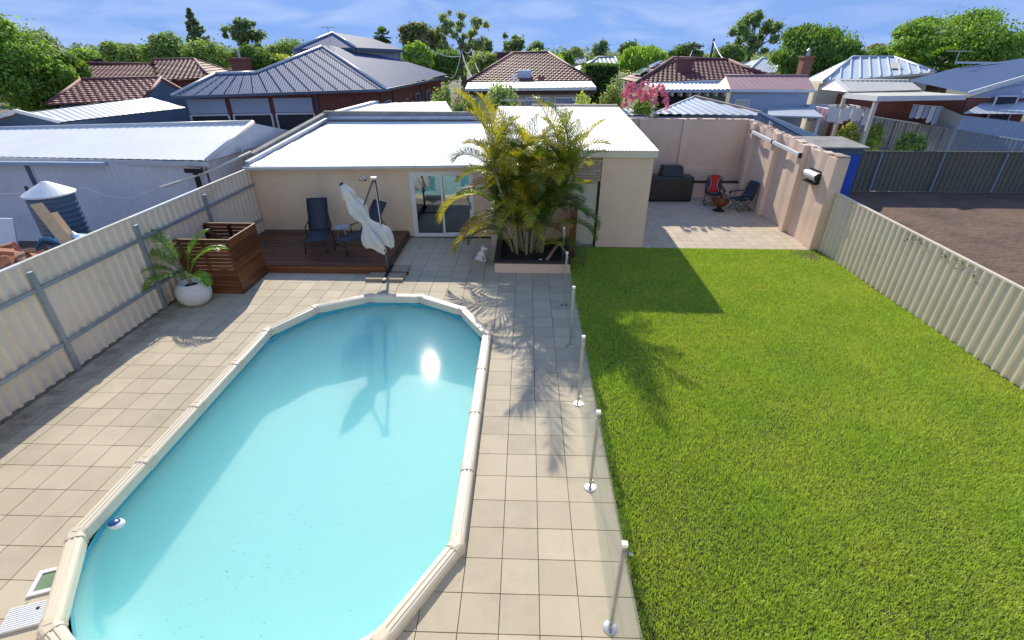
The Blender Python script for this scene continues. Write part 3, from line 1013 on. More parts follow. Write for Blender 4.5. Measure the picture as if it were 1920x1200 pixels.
# raised bed along the back wall
rbd = thing('raised_bed', 'narrow rendered raised bed against the patio back wall', 'planter', (6.9, 19.2, 0))
MB().b2(4.9, RWX-.01, 19.02, 19.14, 0, .55).build('bed_wall', pinkrender_m, rbd)
MB().b2(4.9, RWX-.01, 19.0, 19.18, .552, .60).build('bed_capping', iron_m, rbd)
MB().b2(4.9, RWX-.01, 19.18, BWY-.002, 0, .53).build('bed_soil', soil_m, rbd)
MB().b2(6.06, RWX-.01, BWY-.07, BWY-.001, .55, 1.02).build('dado', pinkrender_m, rbd)

# folded clothes-line bar and reel on the side wall
cb = thing('clothesline_bar', 'long white folded clothesline bar fixed across the side wall pilasters', 'clothesline', (RWX-.17, 16.8, 2.3))
MB().bar((RWX-.175, 18.62, 2.46), (RWX-.175, 14.98, 2.29), .07, .10).build('bar', white_m, cb, bevel=.008)
for y, z in ((18.6, 2.46), (16.86, 2.377), (15.0, 2.29)):
    MB().b2(RWX-.215, RWX-.128, y-.035, y+.035, z-.07, z+.065).build('bracket', iron_m, cb)
rl = thing('clothesline_reel', 'white half-round clothesline reel mounted on the side wall end', 'clothesline', (RWX-.1, 14.15, 1.85))
hb = MB()
n_ = 14
for yy in (13.86, 14.50):
    b = len(hb.v)
    for k in range(n_+1):
        a = R(100)-R(160)*k/n_
        hb.v.append((RWX-.03-.20*math.cos(a-R(20)) , yy, 1.86+.15*math.sin(a)))
for k in range(n_):
    hb.f.append((k, k+1, n_+1+k+1, n_+1+k))
hb.build('cover', white_m, rl, smooth=True)
for yy in (13.845, 14.515):
    e_ = MB()
    b = []
    for k in range(n_+1):
        a = R(100)-R(160)*k/n_
        b.append((RWX-.03-.205*math.cos(a-R(20)), yy, 1.86+.155*math.sin(a)))
    e_.add([(x, y_-.008, z) for x, y_, z in b]+[(x, y_+.008, z) for x, y_, z in b], [tuple(range(n_+1)), tuple(range(n_+1, 2*n_+2))[::-1]]+[(k, k+1, k+n_+2, k+n_+1) for k in range(n_)])
    e_.build('end_cap', iron_m, rl)
MB().b2(RWX-.05, RWX-.005, 13.85, 14.51, 1.70, 2.03).build('back_plate', white_m, rl)
MB().b2(RWX-.20, RWX-.05, 13.88, 14.48, 1.70, 1.73).build('line_slot', iron_m, rl)
for k in range(7):
    MB().b2(RWX-.10, RWX-.03, 13.90+k*.085, 13.95+k*.085, 2.03, 2.055).build('line_hook', iron_m, rl)

# ================================================================== YARD OBJECTS
# ------------------------------------------------------------------ deck
deck = thing('timber_deck', 'low dark-stained timber deck of narrow boards against the garden room', 'deck', (-5.5, 12.6, 0))
DKX0, DKX1, DKY0, DKY1, DKZ = -7.76, -3.44, 11.24, 13.98, .21
nb = 30
bwid = (DKY1-DKY0)/nb
for k in range(nb):
    y = DKY0+(k+.5)*bwid
    xs = [DKX0, DKX0+random.uniform(1.0, 3.4), DKX1-.02]
    for a, b in zip(xs[:-1], xs[1:]):
        MB().b2(a+.001, b-.001, y-bwid/2+.006, y+bwid/2-.006, DKZ-.022, DKZ+random.uniform(-.001, .001)).build('board', deck_m, deck)
fas_m = mat('deck_fascia_timber', (.20, .075, .025), (.12, .045, .016), rough=.4, scale=3, stretch=(.6, 6, 9), fine=.2, fscale=25, rnd=.2)
for k in range(2):
    MB().b2(DKX0, DKX1-.02, DKY0-.022, DKY0-.002, .004+k*.095, .092+k*.095).build('fascia_board', fas_m, deck)
    MB().b2(DKX1-.018, DKX1+.004, DKY0-.022, DKY1, .004+k*.095, .092+k*.095).build('fascia_board', deck_m, deck)
MB().b2(DKX0+.05, DKX1-.06, DKY0+.02, DKY1-.02, -.01, DKZ-.03).build('bearer', iron_m, deck)

# ------------------------------------------------------------------ slatted enclosure
bx = thing('slatted_enclosure', 'open-topped enclosure of reddish-brown timber slats beside the deck', 'enclosure', (-7.05, 10.6, 0))
BX0, BX1, BY0, BY1, BH = -7.70, -6.44, 9.98, 11.16, 1.30
ns = 15
sh_ = BH/ns
for k in range(ns):
    z0, z1 = k*sh_+.004, (k+1)*sh_-(.006 if k > 4 else .002)
    MB().b2(BX0, BX1-.022, BY0, BY0+.02, z0, z1).build('slat', box_m, bx)
    MB().b2(BX1-.02, BX1, BY0+.0, BY1, z0-.002, (k+1)*sh_-.001).build('slat', box_m, bx)
    MB().b2(BX0, BX1-.022, BY1-.02, BY1, z0, z1).build('slat', box_m, bx)
for x, y in ((BX0+.05, BY0+.05), (BX1-.06, BY0+.055), (BX0+.05, BY1-.06), (BX1-.06, BY1-.055), ((BX0+BX1)/2, BY1-.05), ((BX0+BX1)/2, BY0+.05)):
    MB().b2(x-.03, x+.03, y-.028, y+.028, 0, BH-.03).build('post', iron_m, bx)
for a, b in (((BX0, BY0+.011), (BX1, BY0+.011)), ((BX1-.011, BY0+.03), (BX1-.011, BY1-.03)), ((BX0, BY1-.011), (BX1, BY1-.011))):
    MB().bar((*a, BH+.006), (*b, BH+.006), .028, .012).build('top_trim', boxtop_m, bx)
MB().bar((BX0+.1, BY1-.15, BH-.12), (BX1-.3, BY1-.25, .7), .04, .07).build('brace', box_m, bx)
pump_m = mat('grey_pump_plastic', (.30, .22, .22), (.2, .15, .15), rough=.5)
pump = thing('pool_filter', 'domed grey pool filter inside the slatted enclosure', 'pool filter', (-6.95, 10.6, 0))
MB().lathe([(.20, 0), (.22, .1), (.22, .6), (.19, .78), (.10, .88), (.04, .90)], 20, (-6.95, 10.6, 0)).build('filter_tank', pump_m, pump, smooth=True)
MB().tube([(-6.95, 10.6, .9), (-6.95, 10.6, 1.0), (-6.8, 10.6, 1.04)], .035, 10).build('filter_pipe', white_m, pump)

# ------------------------------------------------------------------ palms
def leafmat(name, c1, c2, **k):
    return mat(name, c1, c2, rough=.42, scale=2.0, island=.25, rnd=.18, transl=.38, spec=.5, **k)
frond_green = leafmat('palm_leaf_green', (.055, .11, .018), (.10, .17, .025), tcol=(1.7, 1.7, .5))
frond_yellow = leafmat('palm_leaf_yellow', (.27, .28, .032), (.38, .34, .04), tcol=(1.7, 1.55, .4))
frond_dry = leafmat('palm_leaf_dry', (.26, .17, .06), (.17, .10, .04), tcol=(1.2, 1, .5))
def frond_mesh(name, L, e0, droop, leaf, nleaf, m, seed, bare=.16, vee=.35, wid=.024, twist=0):
    r = random.Random(seed)
    mb = MB()
    n = 16
    pts, tans = [], []
    p = Vector((0, 0, 0))
    for i in range(n+1):
        t = i/n
        a = e0-droop*t**1.5
        d = Vector((math.cos(a), twist*t*.3, math.sin(a))).normalized()
        pts.append(p.copy()); tans.append(d)
        p = p+d*(L/n)
    mb.tube(pts, [.011*(1-.8*i/n)+.002 for i in range(n+1)], 5)
    for k in range(nleaf):
        t = bare+(1-bare)*k/(nleaf-1)
        i = min(n-1, int(t*n)); f = t*n-i
        base_ = pts[i].lerp(pts[i+1], f)
        tan = tans[i]
        side = Vector((0, 1, 0))
        upv = side.cross(tan).normalized()*-1
        if upv.z < 0 and abs(tan.z) < .9: upv = -upv
        env = (math.sin(math.pi*min(1, (t-bare)/(1-bare)*.86+.14)))**.6
        ll = leaf*max(.25, env)*r.uniform(.85, 1.1)
        al = R(62-38*t)+r.uniform(-.08, .08)
        for s_ in (-1, 1):
            d = (tan*math.cos(al)+side*(s_*math.sin(al))+upv*vee*r.uniform(.6, 1.2)).normalized()
            q1 = base_+d*ll*.5
            d2 = (d+Vector((0, 0, -.42-.3*r.random()))).normalized()
            q2 = q1+d2*ll*.5
            wv = tan.cross(d).cross(d).normalized()*wid*.5
            mb.add([base_-wv*.6, base_+wv*.6, q1+wv, q1-wv, q2], [(0, 1, 2, 3), (3, 2, 4)])
    return mb.mesh(name, m)
cane = thing('cane_palm', 'large clump of golden cane palm arching over the planter bed', 'palm', (.15, 12.35, .22))
VAR = []
sd = 1
for m_, kinds in ((frond_green, 5), (frond_yellow, 5), (frond_dry, 1)):
    for k in range(kinds):
        VAR.append((m_, [frond_mesh('frond', L, e, dr_, .50, 44, m_, sd+k*3+j, vee=.5, wid=.020) for j, (L, e, dr_) in enumerate(((1.85, R(84), R(58)), (1.65, R(66), R(84)), (1.45, R(36), R(92))))]))
    sd += 40
G_, Y_, D_ = VAR[:5], VAR[5:10], VAR[10:]
rr = random.Random(5)
def add_frond(base, az, lvl, pal, sc_, parent, tilt=0):
    me = rr.choice(pal)[1][lvl]
    o = link('frond', me, parent, base, (rr.uniform(-.25, .25), tilt, az), (sc_,)*3)
    return o
stems = []
for k in range(21):
    a = rr.uniform(0, 2*math.pi)
    rad = rr.uniform(.05, .46)
    b0 = Vector((.06+rad*math.cos(a)*1.0, 12.38+rad*math.sin(a)*.7, .2))
    hgt = rr.uniform(.7, 1.95) if k > 3 else (2.3, 2.1, 2.05, 1.95)[k]
    lean = rr.uniform(.22, .55)*(.6+rad)
    dirv = Vector((math.cos(a), math.sin(a)*.8, 0))
    top = b0+Vector((0, 0, hgt))+dirv*lean*hgt*.75
    mid_ = b0.lerp(top, .5)+dirv*(-.06*hgt)
    st_ = MB()
    pp, rs = [], []
    for i in range(7):
        t = i/6
        p = b0*(1-t)**2+mid_*2*t*(1-t)+top*t*t
        pp.append(p); rs.append(.042*(1-.35*t)*(1.15 if i == 0 else 1))
    st_.tube(pp, rs, 8)
    st_.build('stem', cane_m, cane, smooth=True)
    stems.append((top, hgt, a))
for top, hgt, a0 in stems:
    nf = rr.randint(8, 10)
    for j in range(nf):
        az = a0+2*math.pi*j/nf+rr.uniform(-.35, .35)
        lvl = (0, 1, 2, 0, 1)[j % 5] if hgt > 1.5 else (0, 1, 2)[j % 3]
        u_ = rr.random()
        if hgt > 1.5: pal = Y_ if u_ < .55 else G_
        else: pal = G_ if u_ < .72 else Y_
        if lvl == 2 and rr.random() < .07: pal = D_
        add_frond(top, az, lvl, pal, rr.uniform(.74, 1.08)*(1-.20*max(0, math.cos(az))), cane)
# low side shoots and two hanging fronds
for (x, y, z, az, lvl, pal, s_) in ((-.55, 12.1, .95, R(195), 2, Y_, 1.05), (-.5, 12.0, .9, R(170), 2, G_, .8), (-.35, 11.9, .5, R(215), 1, Y_, .62), (.65, 11.9, .75, R(-40), 2, G_, .85), (.75, 12.1, .8, R(-75), 1, Y_, .7),
                                     (.3, 11.75, .4, R(-30), 1, Y_, .55), (.8, 12.3, 1.0, R(10), 2, G_, .9), (-.75, 12.2, 1.75, R(190), 2, Y_, 1.15), (-.5, 12.0, 1.3, R(205), 2, D_, .9), (.9, 12.0, 1.5, R(-20), 2, G_, .8)):
    add_frond(Vector((x, y, z)), az, lvl, pal, s_, cane, tilt=.45 if lvl == 2 else .15)

# planter bed under the palm
pl = thing('planter_bed', 'low peach rendered planter with dark capping under the clump palm', 'planter', (.2, 12.3, 0))
PX0, PX1, PYa, PYb, PH = -.74, 1.155, 11.43, 13.34, .25
MB().b2(PX0, PX1, PYa, PYa+.12, 0, PH).b2(PX0, PX0+.12, PYa+.12, PYb, 0, PH).b2(PX1-.12, PX1, PYa+.12, PYb, 0, PH).build('planter_wall', planter_m, pl)
cap_m = mat('dark_sleeper', (.035, .030, .030), (.05, .043, .04), rough=.8, scale=6, fine=.3)
MB().b2(PX0-.025, PX1+.02, PYa-.025, PYa+.13, PH+.002, PH+.055).build('capping', cap_m, pl, bevel=.008)
MB().b2(PX0-.025, PX0+.13, PYa+.132, PYb, PH+.002, PH+.055).build('capping', cap_m, pl, bevel=.008)
MB().b2(PX1-.13, PX1+.02, PYa+.132, PYb, PH+.002, PH+.055).build('capping', cap_m, pl, bevel=.008)
so_ = MB()
nxs, nys = 40, 40
for j in range(nys+1):
    for i in range(nxs+1):
        so_.v.append((PX0+.1+(PX1-PX0-.2)*i/nxs, PYa+.1+(PYb-PYa-.1)*j/nys, .2+random.uniform(0, .028)+.04*math.exp(-((i-nxs/2)**2+(j-nys/2)**2)/120)))
for j in range(nys):
    for i in range(nxs):
        q = j*(nxs+1)+i
        so_.f.append((q, q+1, q+nxs+2, q+nxs+1))
so_.build('soil', soil_m, pl)
tag(MB().ball((.42, 11.72, .245), (.05, .03, .03), 10, 6).build('garden_stone', stone_m), 'small pale stone lying on the dark planter soil', 'stone')
bark_leaf = mat('fallen_sheath', (.42, .28, .14), (.33, .21, .10), rough=.8)
tag(MB().add([(.50, 11.62, .255), (.60, 11.62, .26), (.84, 11.95, .50), (.98, 12.02, .62), (.80, 12.02, .52), (.56, 11.68, .30)], [(0, 1, 2, 5), (5, 2, 3, 4)]).add([(.50, 11.62, .247), (.60, 11.62, .252), (.84, 11.95, .492), (.98, 12.02, .612)], [(3, 2, 1, 0)]).build('palm_sheath', bark_leaf), 'tan fallen palm sheath leaning on the planter soil', 'palm leaf')

# slatted timber pillar beside the planter
tp = thing('slatted_pillar', 'narrow timber slatted privacy pillar beside the planter', 'privacy screen', (1.28, 12.6, 0))
for k in range(14):
    MB().b2(1.19, 1.37, 12.50, 12.52, .03+k*.092, .03+k*.092+.082).build('slat', box_m, tp)
    MB().b2(1.35, 1.37, 12.521, 13.3, .03+k*.092, .03+k*.092+.082).build('slat', box_m, tp)
MB().b2(1.22, 1.34, 12.53, 12.62, 0, 1.30).build('post', iron_m, tp)

# ------------------------------------------------------------------ potted palm
pp_ = thing('potted_palm', 'small palm with feathery green fronds in a round white pot', 'potted plant', (-7.26, 9.52, 0))
prof = [(.17, 0), (.25, .03), (.31, .10), (.345, .20), (.35, .28), (.335, .37), (.29, .45), (.245, .49), (.235, .50), (.225, .49), (.225, .43)]
MB().lathe(prof, 40, (-7.26, 9.52, 0)).build('pot', pot_m, pp_, smooth=True)
MB().lathe([(.225, 0), (.0, .012)], 24, (-7.26, 9.52, .425), cap=False).build('pot_soil', soil_m, pp_)
kent = leafmat('kentia_leaf', (.14, .27, .03), (.20, .33, .035), tcol=(1.8, 1.8, .5))
kmesh = [frond_mesh('frond', L, e, d_, .34, 34, kent, 300+i, bare=.30, vee=.3, wid=.021) for i, (L, e, d_) in enumerate(((1.35, R(78), R(62)), (1.2, R(66), R(85)), (1.05, R(52), R(95)), (.9, R(42), R(105))))]
kb = Vector((-7.26, 9.52, .44))
MB().tube([kb-Vector((0, 0, .02)), kb+Vector((-.02, 0, .2)), kb+Vector((-.03, 0, .32))], [.04, .035, .025], 8).build('stem', cane_m, pp_, smooth=True)
for az, k_, s_ in ((R(168), 0, 1.05), (R(192), 1, 1.05), (R(215), 2, 1.0), (R(235), 3, 1.0), (R(15), 1, 1.0), (R(-30), 3, .95), (R(50), 0, .9)):
    link('frond', kmesh[k_], pp_, kb+Vector((-.02, 0, .12)), (0, 0, az), (s_,)*3)

# ------------------------------------------------------------------ cantilever umbrella (folded)
ub = thing('cantilever_umbrella', 'folded white cantilever umbrella on a grey mast with slab-weighted cross base', 'umbrella', (-3.42, 11.26, 0))
C0 = Vector((-3.40, 11.24, 0))
mb_ = MB()
mb_.bar(C0+Vector((-.46, 0, .035)), C0+Vector((.46, 0, .035)), .05, .05)
mb_.bar(C0+Vector((0, -.46, .036)), C0+Vector((0, .46, .036)), .05, .05)
mb_.build('cross_base', darkframe_m, ub)
for dx, dy in ((-.46, 0), (.46, 0), (0, -.46), (0, .46)):
    MB().box(C0+Vector((dx, dy, .025)), (.08, .08, .05)).build('base_foot', iron_m, ub)
mtop = Vector((-3.46, 11.28, 2.36))
MB().bar(C0+Vector((0, 0, .05)), mtop, .058, .045, up=(0, 1, 0)).build('mast', umbpole_m, ub, bevel=.006)
MB().lathe([(.05, 0), (.05, .10), (.032, .12)], 14, C0+Vector((0, 0, .05))).build('mast_socket', darkframe_m, ub)
hub = Vector((-3.78, 11.16, 1.70))
MB().bar(mtop+Vector((-.03, 0, -.02)), hub, .035, .05, up=(0, 1, 0)).build('arm', umbpole_m, ub)
MB().bar(mtop+Vector((-.08, 0, .01)), mtop+Vector((.05, 0, .01)), .07, .05, up=(0, 0, 1)).build('top_bracket', white_m, ub)
MB().bar(mtop+Vector((0.0, -.03, -.1)), Vector((-3.42, 11.20, .95)), .012, .012).build('crank_cord', white_m, ub)
ck = MB().box(Vector((-3.45, 11.19, 1.05)), (.07, .09, .14)).build('crank_box', darkframe_m, ub)
MB().tube([(-3.45, 11.14, 1.05), (-3.45, 11.06, 1.05), (-3.40, 11.06, .97)], .010, 6).build('crank_handle', white_m, ck)
# folded canopy, gathered at the waist
A_, B_ = Vector((-4.20, 11.16, 2.25)), Vector((-3.40, 11.12, .76))
ax = (B_-A_).normalized()
sx_ = ax.cross(Vector((0, 1, 0))).normalized()
sy_ = ax.cross(sx_)
cv = MB()
rad = [(0, .035), (.02, .05), (.10, .085), (.19, .12), (.20, .085), (.28, .12), (.38, .145), (.48, .12), (.56, .085), (.60, .08), (.66, .12), (.74, .18), (.82, .215), (.90, .20), (.96, .15), (1.0, .11)]
nk = 48
lenA = (B_-A_).length
rad = [(t, r_*(1.12 if t < .6 else 1.28)) for t, r_ in rad]
for t, r_ in rad:
    for k in range(nk):
        a = 2*math.pi*k/nk
        fold = 1+.38*min(1, t*3)*math.cos(7*a+3*t)+.16*math.cos(4*a+7*t)+.06*math.cos(13*a+11*t)
        ext = 0
        if t > .9: ext = .10*(math.cos(8*a+3*t)*.5+.5)*(t-.9)*10+.06*math.cos(3*a)
        p = A_+ax*(lenA*t+ext)+(sx_*math.cos(a)*1.05+sy_*math.sin(a)*.75)*(r_*fold)
        cv.v.append(tuple(p))
for i in range(len(rad)-1):
    for k in range(nk):
        a0, a1 = i*nk+k, i*nk+(k+1) % nk
        cv.f.append((a0, a1, a1+nk, a0+nk))
cv.f.append(tuple(range(nk))[::-1])
cn = cv.build('canopy', canvas_m, ub, smooth=True)
MB().tube([A_-ax*.03, A_+ax*.015], [.05, .055], 14).build('finial', darkframe_m, cn)
tie = MB()
tp_ = [A_+ax*lenA*.585+(sx_*math.cos(2*math.pi*k/16)*1.05+sy_*math.sin(2*math.pi*k/16)*.78)*.105 for k in range(17)]
tie.tube(tp_, .010, 6).build('tie_strap', white_m, cn)
for k in range(6):
    a = 2*math.pi*k/6
    s0 = A_+ax*(lenA*.72)+(sx_*math.cos(a)+sy_*math.sin(a))*.05
    MB().tube([s0, A_+ax*(lenA*1.0)+(sx_*math.cos(a)+sy_*math.sin(a))*.09], .008, 5).build('rib', umbpole_m, cn)
cnt = 0
for dx, dy, nm, lb_ in ((-.25, -.25, 'slab', 'square concrete slab weighting the umbrella base, edged against the deck'), (.25, -.25, 'slab', 'square concrete slab weighting the umbrella base, nearest the pool'), (.25, .25, 'slab', 'square concrete slab weighting the umbrella base, beside the deck edge')):
    s_ = MB().box(C0+Vector((dx, dy, .032)), (.42, .42, .062)).build('concrete_slab', slab_m, bevel=.005)
    tag(s_, 'square concrete slab lying between the arms of the umbrella base', 'slab', 'slabs weighting the umbrella base')

# ------------------------------------------------------------------ sun loungers on the deck
def lounger(label, head, foot, back_ang, L=1.62, Wd=.60):
    d = Vector(head)-Vector(foot)
    rz = math.atan2(d.y, d.x)
    t = thing('sun_lounger', label, 'sun lounger', (foot[0], foot[1], DKZ), rz, 'loungers on the deck', local=True)
    sz, hx = .34, L*.52
    r_ = .016
    for s_ in (-1, 1):
        MB().tube([(0, s_*Wd/2, sz), (hx, s_*Wd/2, sz-.02), (hx+.2, s_*Wd/2, sz-.03)], r_, 8).build('side_rail', darkframe_m, t, smooth=True)
        MB().tube([(.06, s_*(Wd/2+.0), sz), (-.02, s_*(Wd/2+.01), 0)], r_, 8).build('leg', darkframe_m, t, smooth=True)
        MB().tube([(hx+.15, s_*(Wd/2), sz), (hx+.35, s_*(Wd/2+.02), 0)], r_, 8).build('leg', darkframe_m, t, smooth=True)
        MB().tube([(hx-.28, s_*(Wd/2+.03), sz), (hx-.28, s_*(Wd/2+.03), sz+.22), (hx+.12, s_*(Wd/2+.03), sz+.24), (hx+.2, s_*(Wd/2+.02), sz)], r_, 8).build('armrest', darkframe_m, t)
    MB().tube([(.0, -Wd/2, sz-.12), (.0, Wd/2, sz-.12)], r_*.9, 8).build('crossbar', darkframe_m, t)
    MB().tube([(0, -Wd/2, sz), (0, Wd/2, sz)], r_, 8).build('crossbar', darkframe_m, t)
    se = MB()
    n = 8
    for i in range(n+1):
        q = i/n
        z = sz+.012-.035*math.sin(math.pi*q)
        se.v += [(q*hx, -Wd/2+.012, z), (q*hx, Wd/2-.012, z)]
    for i in range(n): se.f.append((2*i, 2*i+1, 2*i+3, 2*i+2))
    o = se.build('seat_sling', mesh_m, t, smooth=True)
    sm = o.modifiers.new('thick', 'SOLIDIFY'); sm.thickness = .008
    bl = L-hx+.12
    cb_, sb_ = math.cos(back_ang), math.sin(back_ang)
    ba = MB()
    for i in range(n+1):
        q = i/n
        off = -.03*math.sin(math.pi*q)
        ba.v += [(hx+q*bl*cb_-off*sb_, -Wd/2+.012, sz+q*bl*sb_+off*cb_), (hx+q*bl*cb_-off*sb_, Wd/2-.012, sz+q*bl*sb_+off*cb_)]
    for i in range(n): ba.f.append((2*i, 2*i+1, 2*i+3, 2*i+2))
    o = ba.build('back_sling', mesh_m, t, smooth=True)
    sm = o.modifiers.new('thick', 'SOLIDIFY'); sm.thickness = .008
    for s_ in (-1, 1):
        MB().tube([(hx, s_*Wd/2, sz), (hx+bl*cb_, s_*Wd/2, sz+bl*sb_)], r_, 8).build('back_rail', darkframe_m, t, smooth=True)
    MB().tube([(hx+bl*cb_, -Wd/2, sz+bl*sb_), (hx+bl*cb_, Wd/2, sz+bl*sb_)], r_, 8).build('back_rail', darkframe_m, t)
    MB().tube([(hx+bl*cb_*.55, -Wd/2, sz+bl*sb_*.55), (hx+bl*cb_*.75+.1, -Wd/2, sz-.02)], r_*.7, 6).build('back_prop', darkframe_m, t)
    return t
lounger('charcoal sling lounger with its raised back square to the wall', (-5.80, 13.5), (-5.50, 12.05), R(64), 1.62, .52)
lounger('charcoal sling lounger turned sideways behind the folded umbrella', (-3.95, 13.35), (-4.86, 12.1), R(52), 1.70, .52)
stb = thing('side_table', 'small round grey side table between the two loungers', 'side table', (-5.07, 12.95, DKZ))
MB().lathe([(.20, 0), (.215, .008), (.215, .018), (.20, .024)], 28, (-5.07, 12.95, DKZ+.43)).build('table_top', mat('grey_table_top', (.36, .38, .42), (.30, .32, .36), rough=.4), stb)
for k in range(3):
    a = R(90+120*k)
    MB().tube([(-5.07+.09*math.cos(a), 12.95+.09*math.sin(a), DKZ+.43), (-5.07+.17*math.cos(a), 12.95+.17*math.sin(a), DKZ)], .010, 6).build('leg', steel_m, stb)

# ------------------------------------------------------------------ dog statue
dg = thing('dog_statue', 'white sitting puppy statue on the pavers beside the planter', 'statue', (-1.13, 12.2, 0))
c = Vector((-1.13, 12.2, 0))
b_ = MB()
def el(x, y, z, rx, ry, rz, a=0): b_.ball(c+Vector((x, y, z)), (rx, ry, rz), 16, 12, Matrix.Rotation(a, 3, 'Y'))
el(-.035, 0, .16, .085, .08, .135, R(14))      # trunk
el(-.075, 0, .075, .10, .10, .075)              # haunches
el(.02, 0, .20, .065, .065, .09)                # chest
el(.03, 0, .29, .045, .05, .06)                 # neck
el(.045, 0, .365, .072, .068, .065)             # head
el(.115, 0, .345, .045, .038, .034)             # muzzle
el(.152, 0, .350, .016, .018, .014)             # nose
for s_ in (-1, 1):
    el(.02, s_*.072, .345, .028, .014, .055)    # ears
    el(-.03, s_*.085, .07, .075, .035, .065)    # thighs
    el(.05, s_*.085, .022, .055, .028, .022)    # hind paws
    b_.tube([c+Vector((.05, s_*.045, .20)), c+Vector((.075, s_*.048, .10)), c+Vector((.085, s_*.05, .02))], [.032, .026, .024], 10)
    el(.105, s_*.05, .02, .04, .026, .02)       # front paws
b_.tube([c+Vector((-.15, 0, .04)), c+Vector((-.2, .03, .025)), c+Vector((-.2, .08, .02))], [.022, .018, .01], 8)
do = b_.build('body', stone_m, dg, smooth=True)
rm = do.modifiers.new('merge', 'REMESH'); rm.mode = 'VOXEL'; rm.voxel_size = .009; rm.use_smooth_shade = True
sm = do.modifiers.new('soft', 'SMOOTH'); sm.iterations = 3
for s_ in (-1, 1):
    MB().ball(c+Vector((.098, s_*.036, .383)), .007, 8, 6).build('eye', iron_m, dg, smooth=True)

# ------------------------------------------------------------------ frameless glass pool fence
gf = thing('glass_pool_fence', 'clear glass pool fence with slim steel posts beside the lawn', 'fence', (.9, 7, 0))
GFX = .895
py_ = [11.28, 9.636, 7.922, 6.204, 4.488, 2.749, 1.03]
for k, y in enumerate(py_):
    if k == len(py_)-1: break
    x = GFX+(.05 if k == 0 else 0)
    ps = MB().b2(x-.022, x+.022, y-.022, y+.022, .01, 1.225).build('post', steel_m, gf, bevel=.004)
    MB().lathe([(.072, 0), (.074, .006), (.070, .012), (.03, .016)], 24, (x, y, 0)).build('base_plate', steel_m, ps)
    MB().b2(x-.026, x+.026, y-.026, y+.026, 1.225, 1.26).build('post_cap', white_m, ps, bevel=.004)
    for dz in (.12, 1.12):
        MB().b2(x-.028, x+.028, y-.035, y-.022, dz, dz+.05).build('clamp', steel_m, ps)
for a, b in zip(py_[:-1], py_[1:]):
    p = MB().b2(GFX-.005, GFX+.005, b+.03, a-.03, .05, 1.20)
    p.build('glass_panel', fglass_m, gf)
MB().tube([(GFX+.04, 2.72, 1.16), (GFX+.075, 2.72, 1.15)], .012, 8).build('gate_latch', steel_m, gf)

# ------------------------------------------------------------------ covered barbecue, camp chairs, fire pit
bq = thing('covered_barbecue', 'large barbecue under a black vinyl cover on the patio', 'barbecue', (5.55, 18.55, 0))
m_ = MB().b2(4.55, 6.20, 18.28, 18.92, .02, .92)
m_.build('cover_body', black_m, bq, bevel=.06)
m_ = MB()
m_.add([(4.98, 18.36, .90), (5.82, 18.36, .90), (5.82, 18.9, .90), (4.98, 18.9, .90), (5.02, 18.50, 1.26), (5.78, 18.50, 1.26), (5.78, 18.86, 1.26), (5.02, 18.86, 1.26)],
       [(3, 2, 1, 0), (4, 5, 6, 7), (0, 1, 5, 4), (1, 2, 6, 5), (2, 3, 7, 6), (3, 0, 4, 7)])
m_.build('cover_hood', black_m, bq, bevel=.05)
for x in (4.70, 6.05):
    for y in (18.40, 18.8):
        MB().tube([(x-.03, y, .035), (x+.03, y, .035)], .035, 10).build('castor', iron_m, bq)

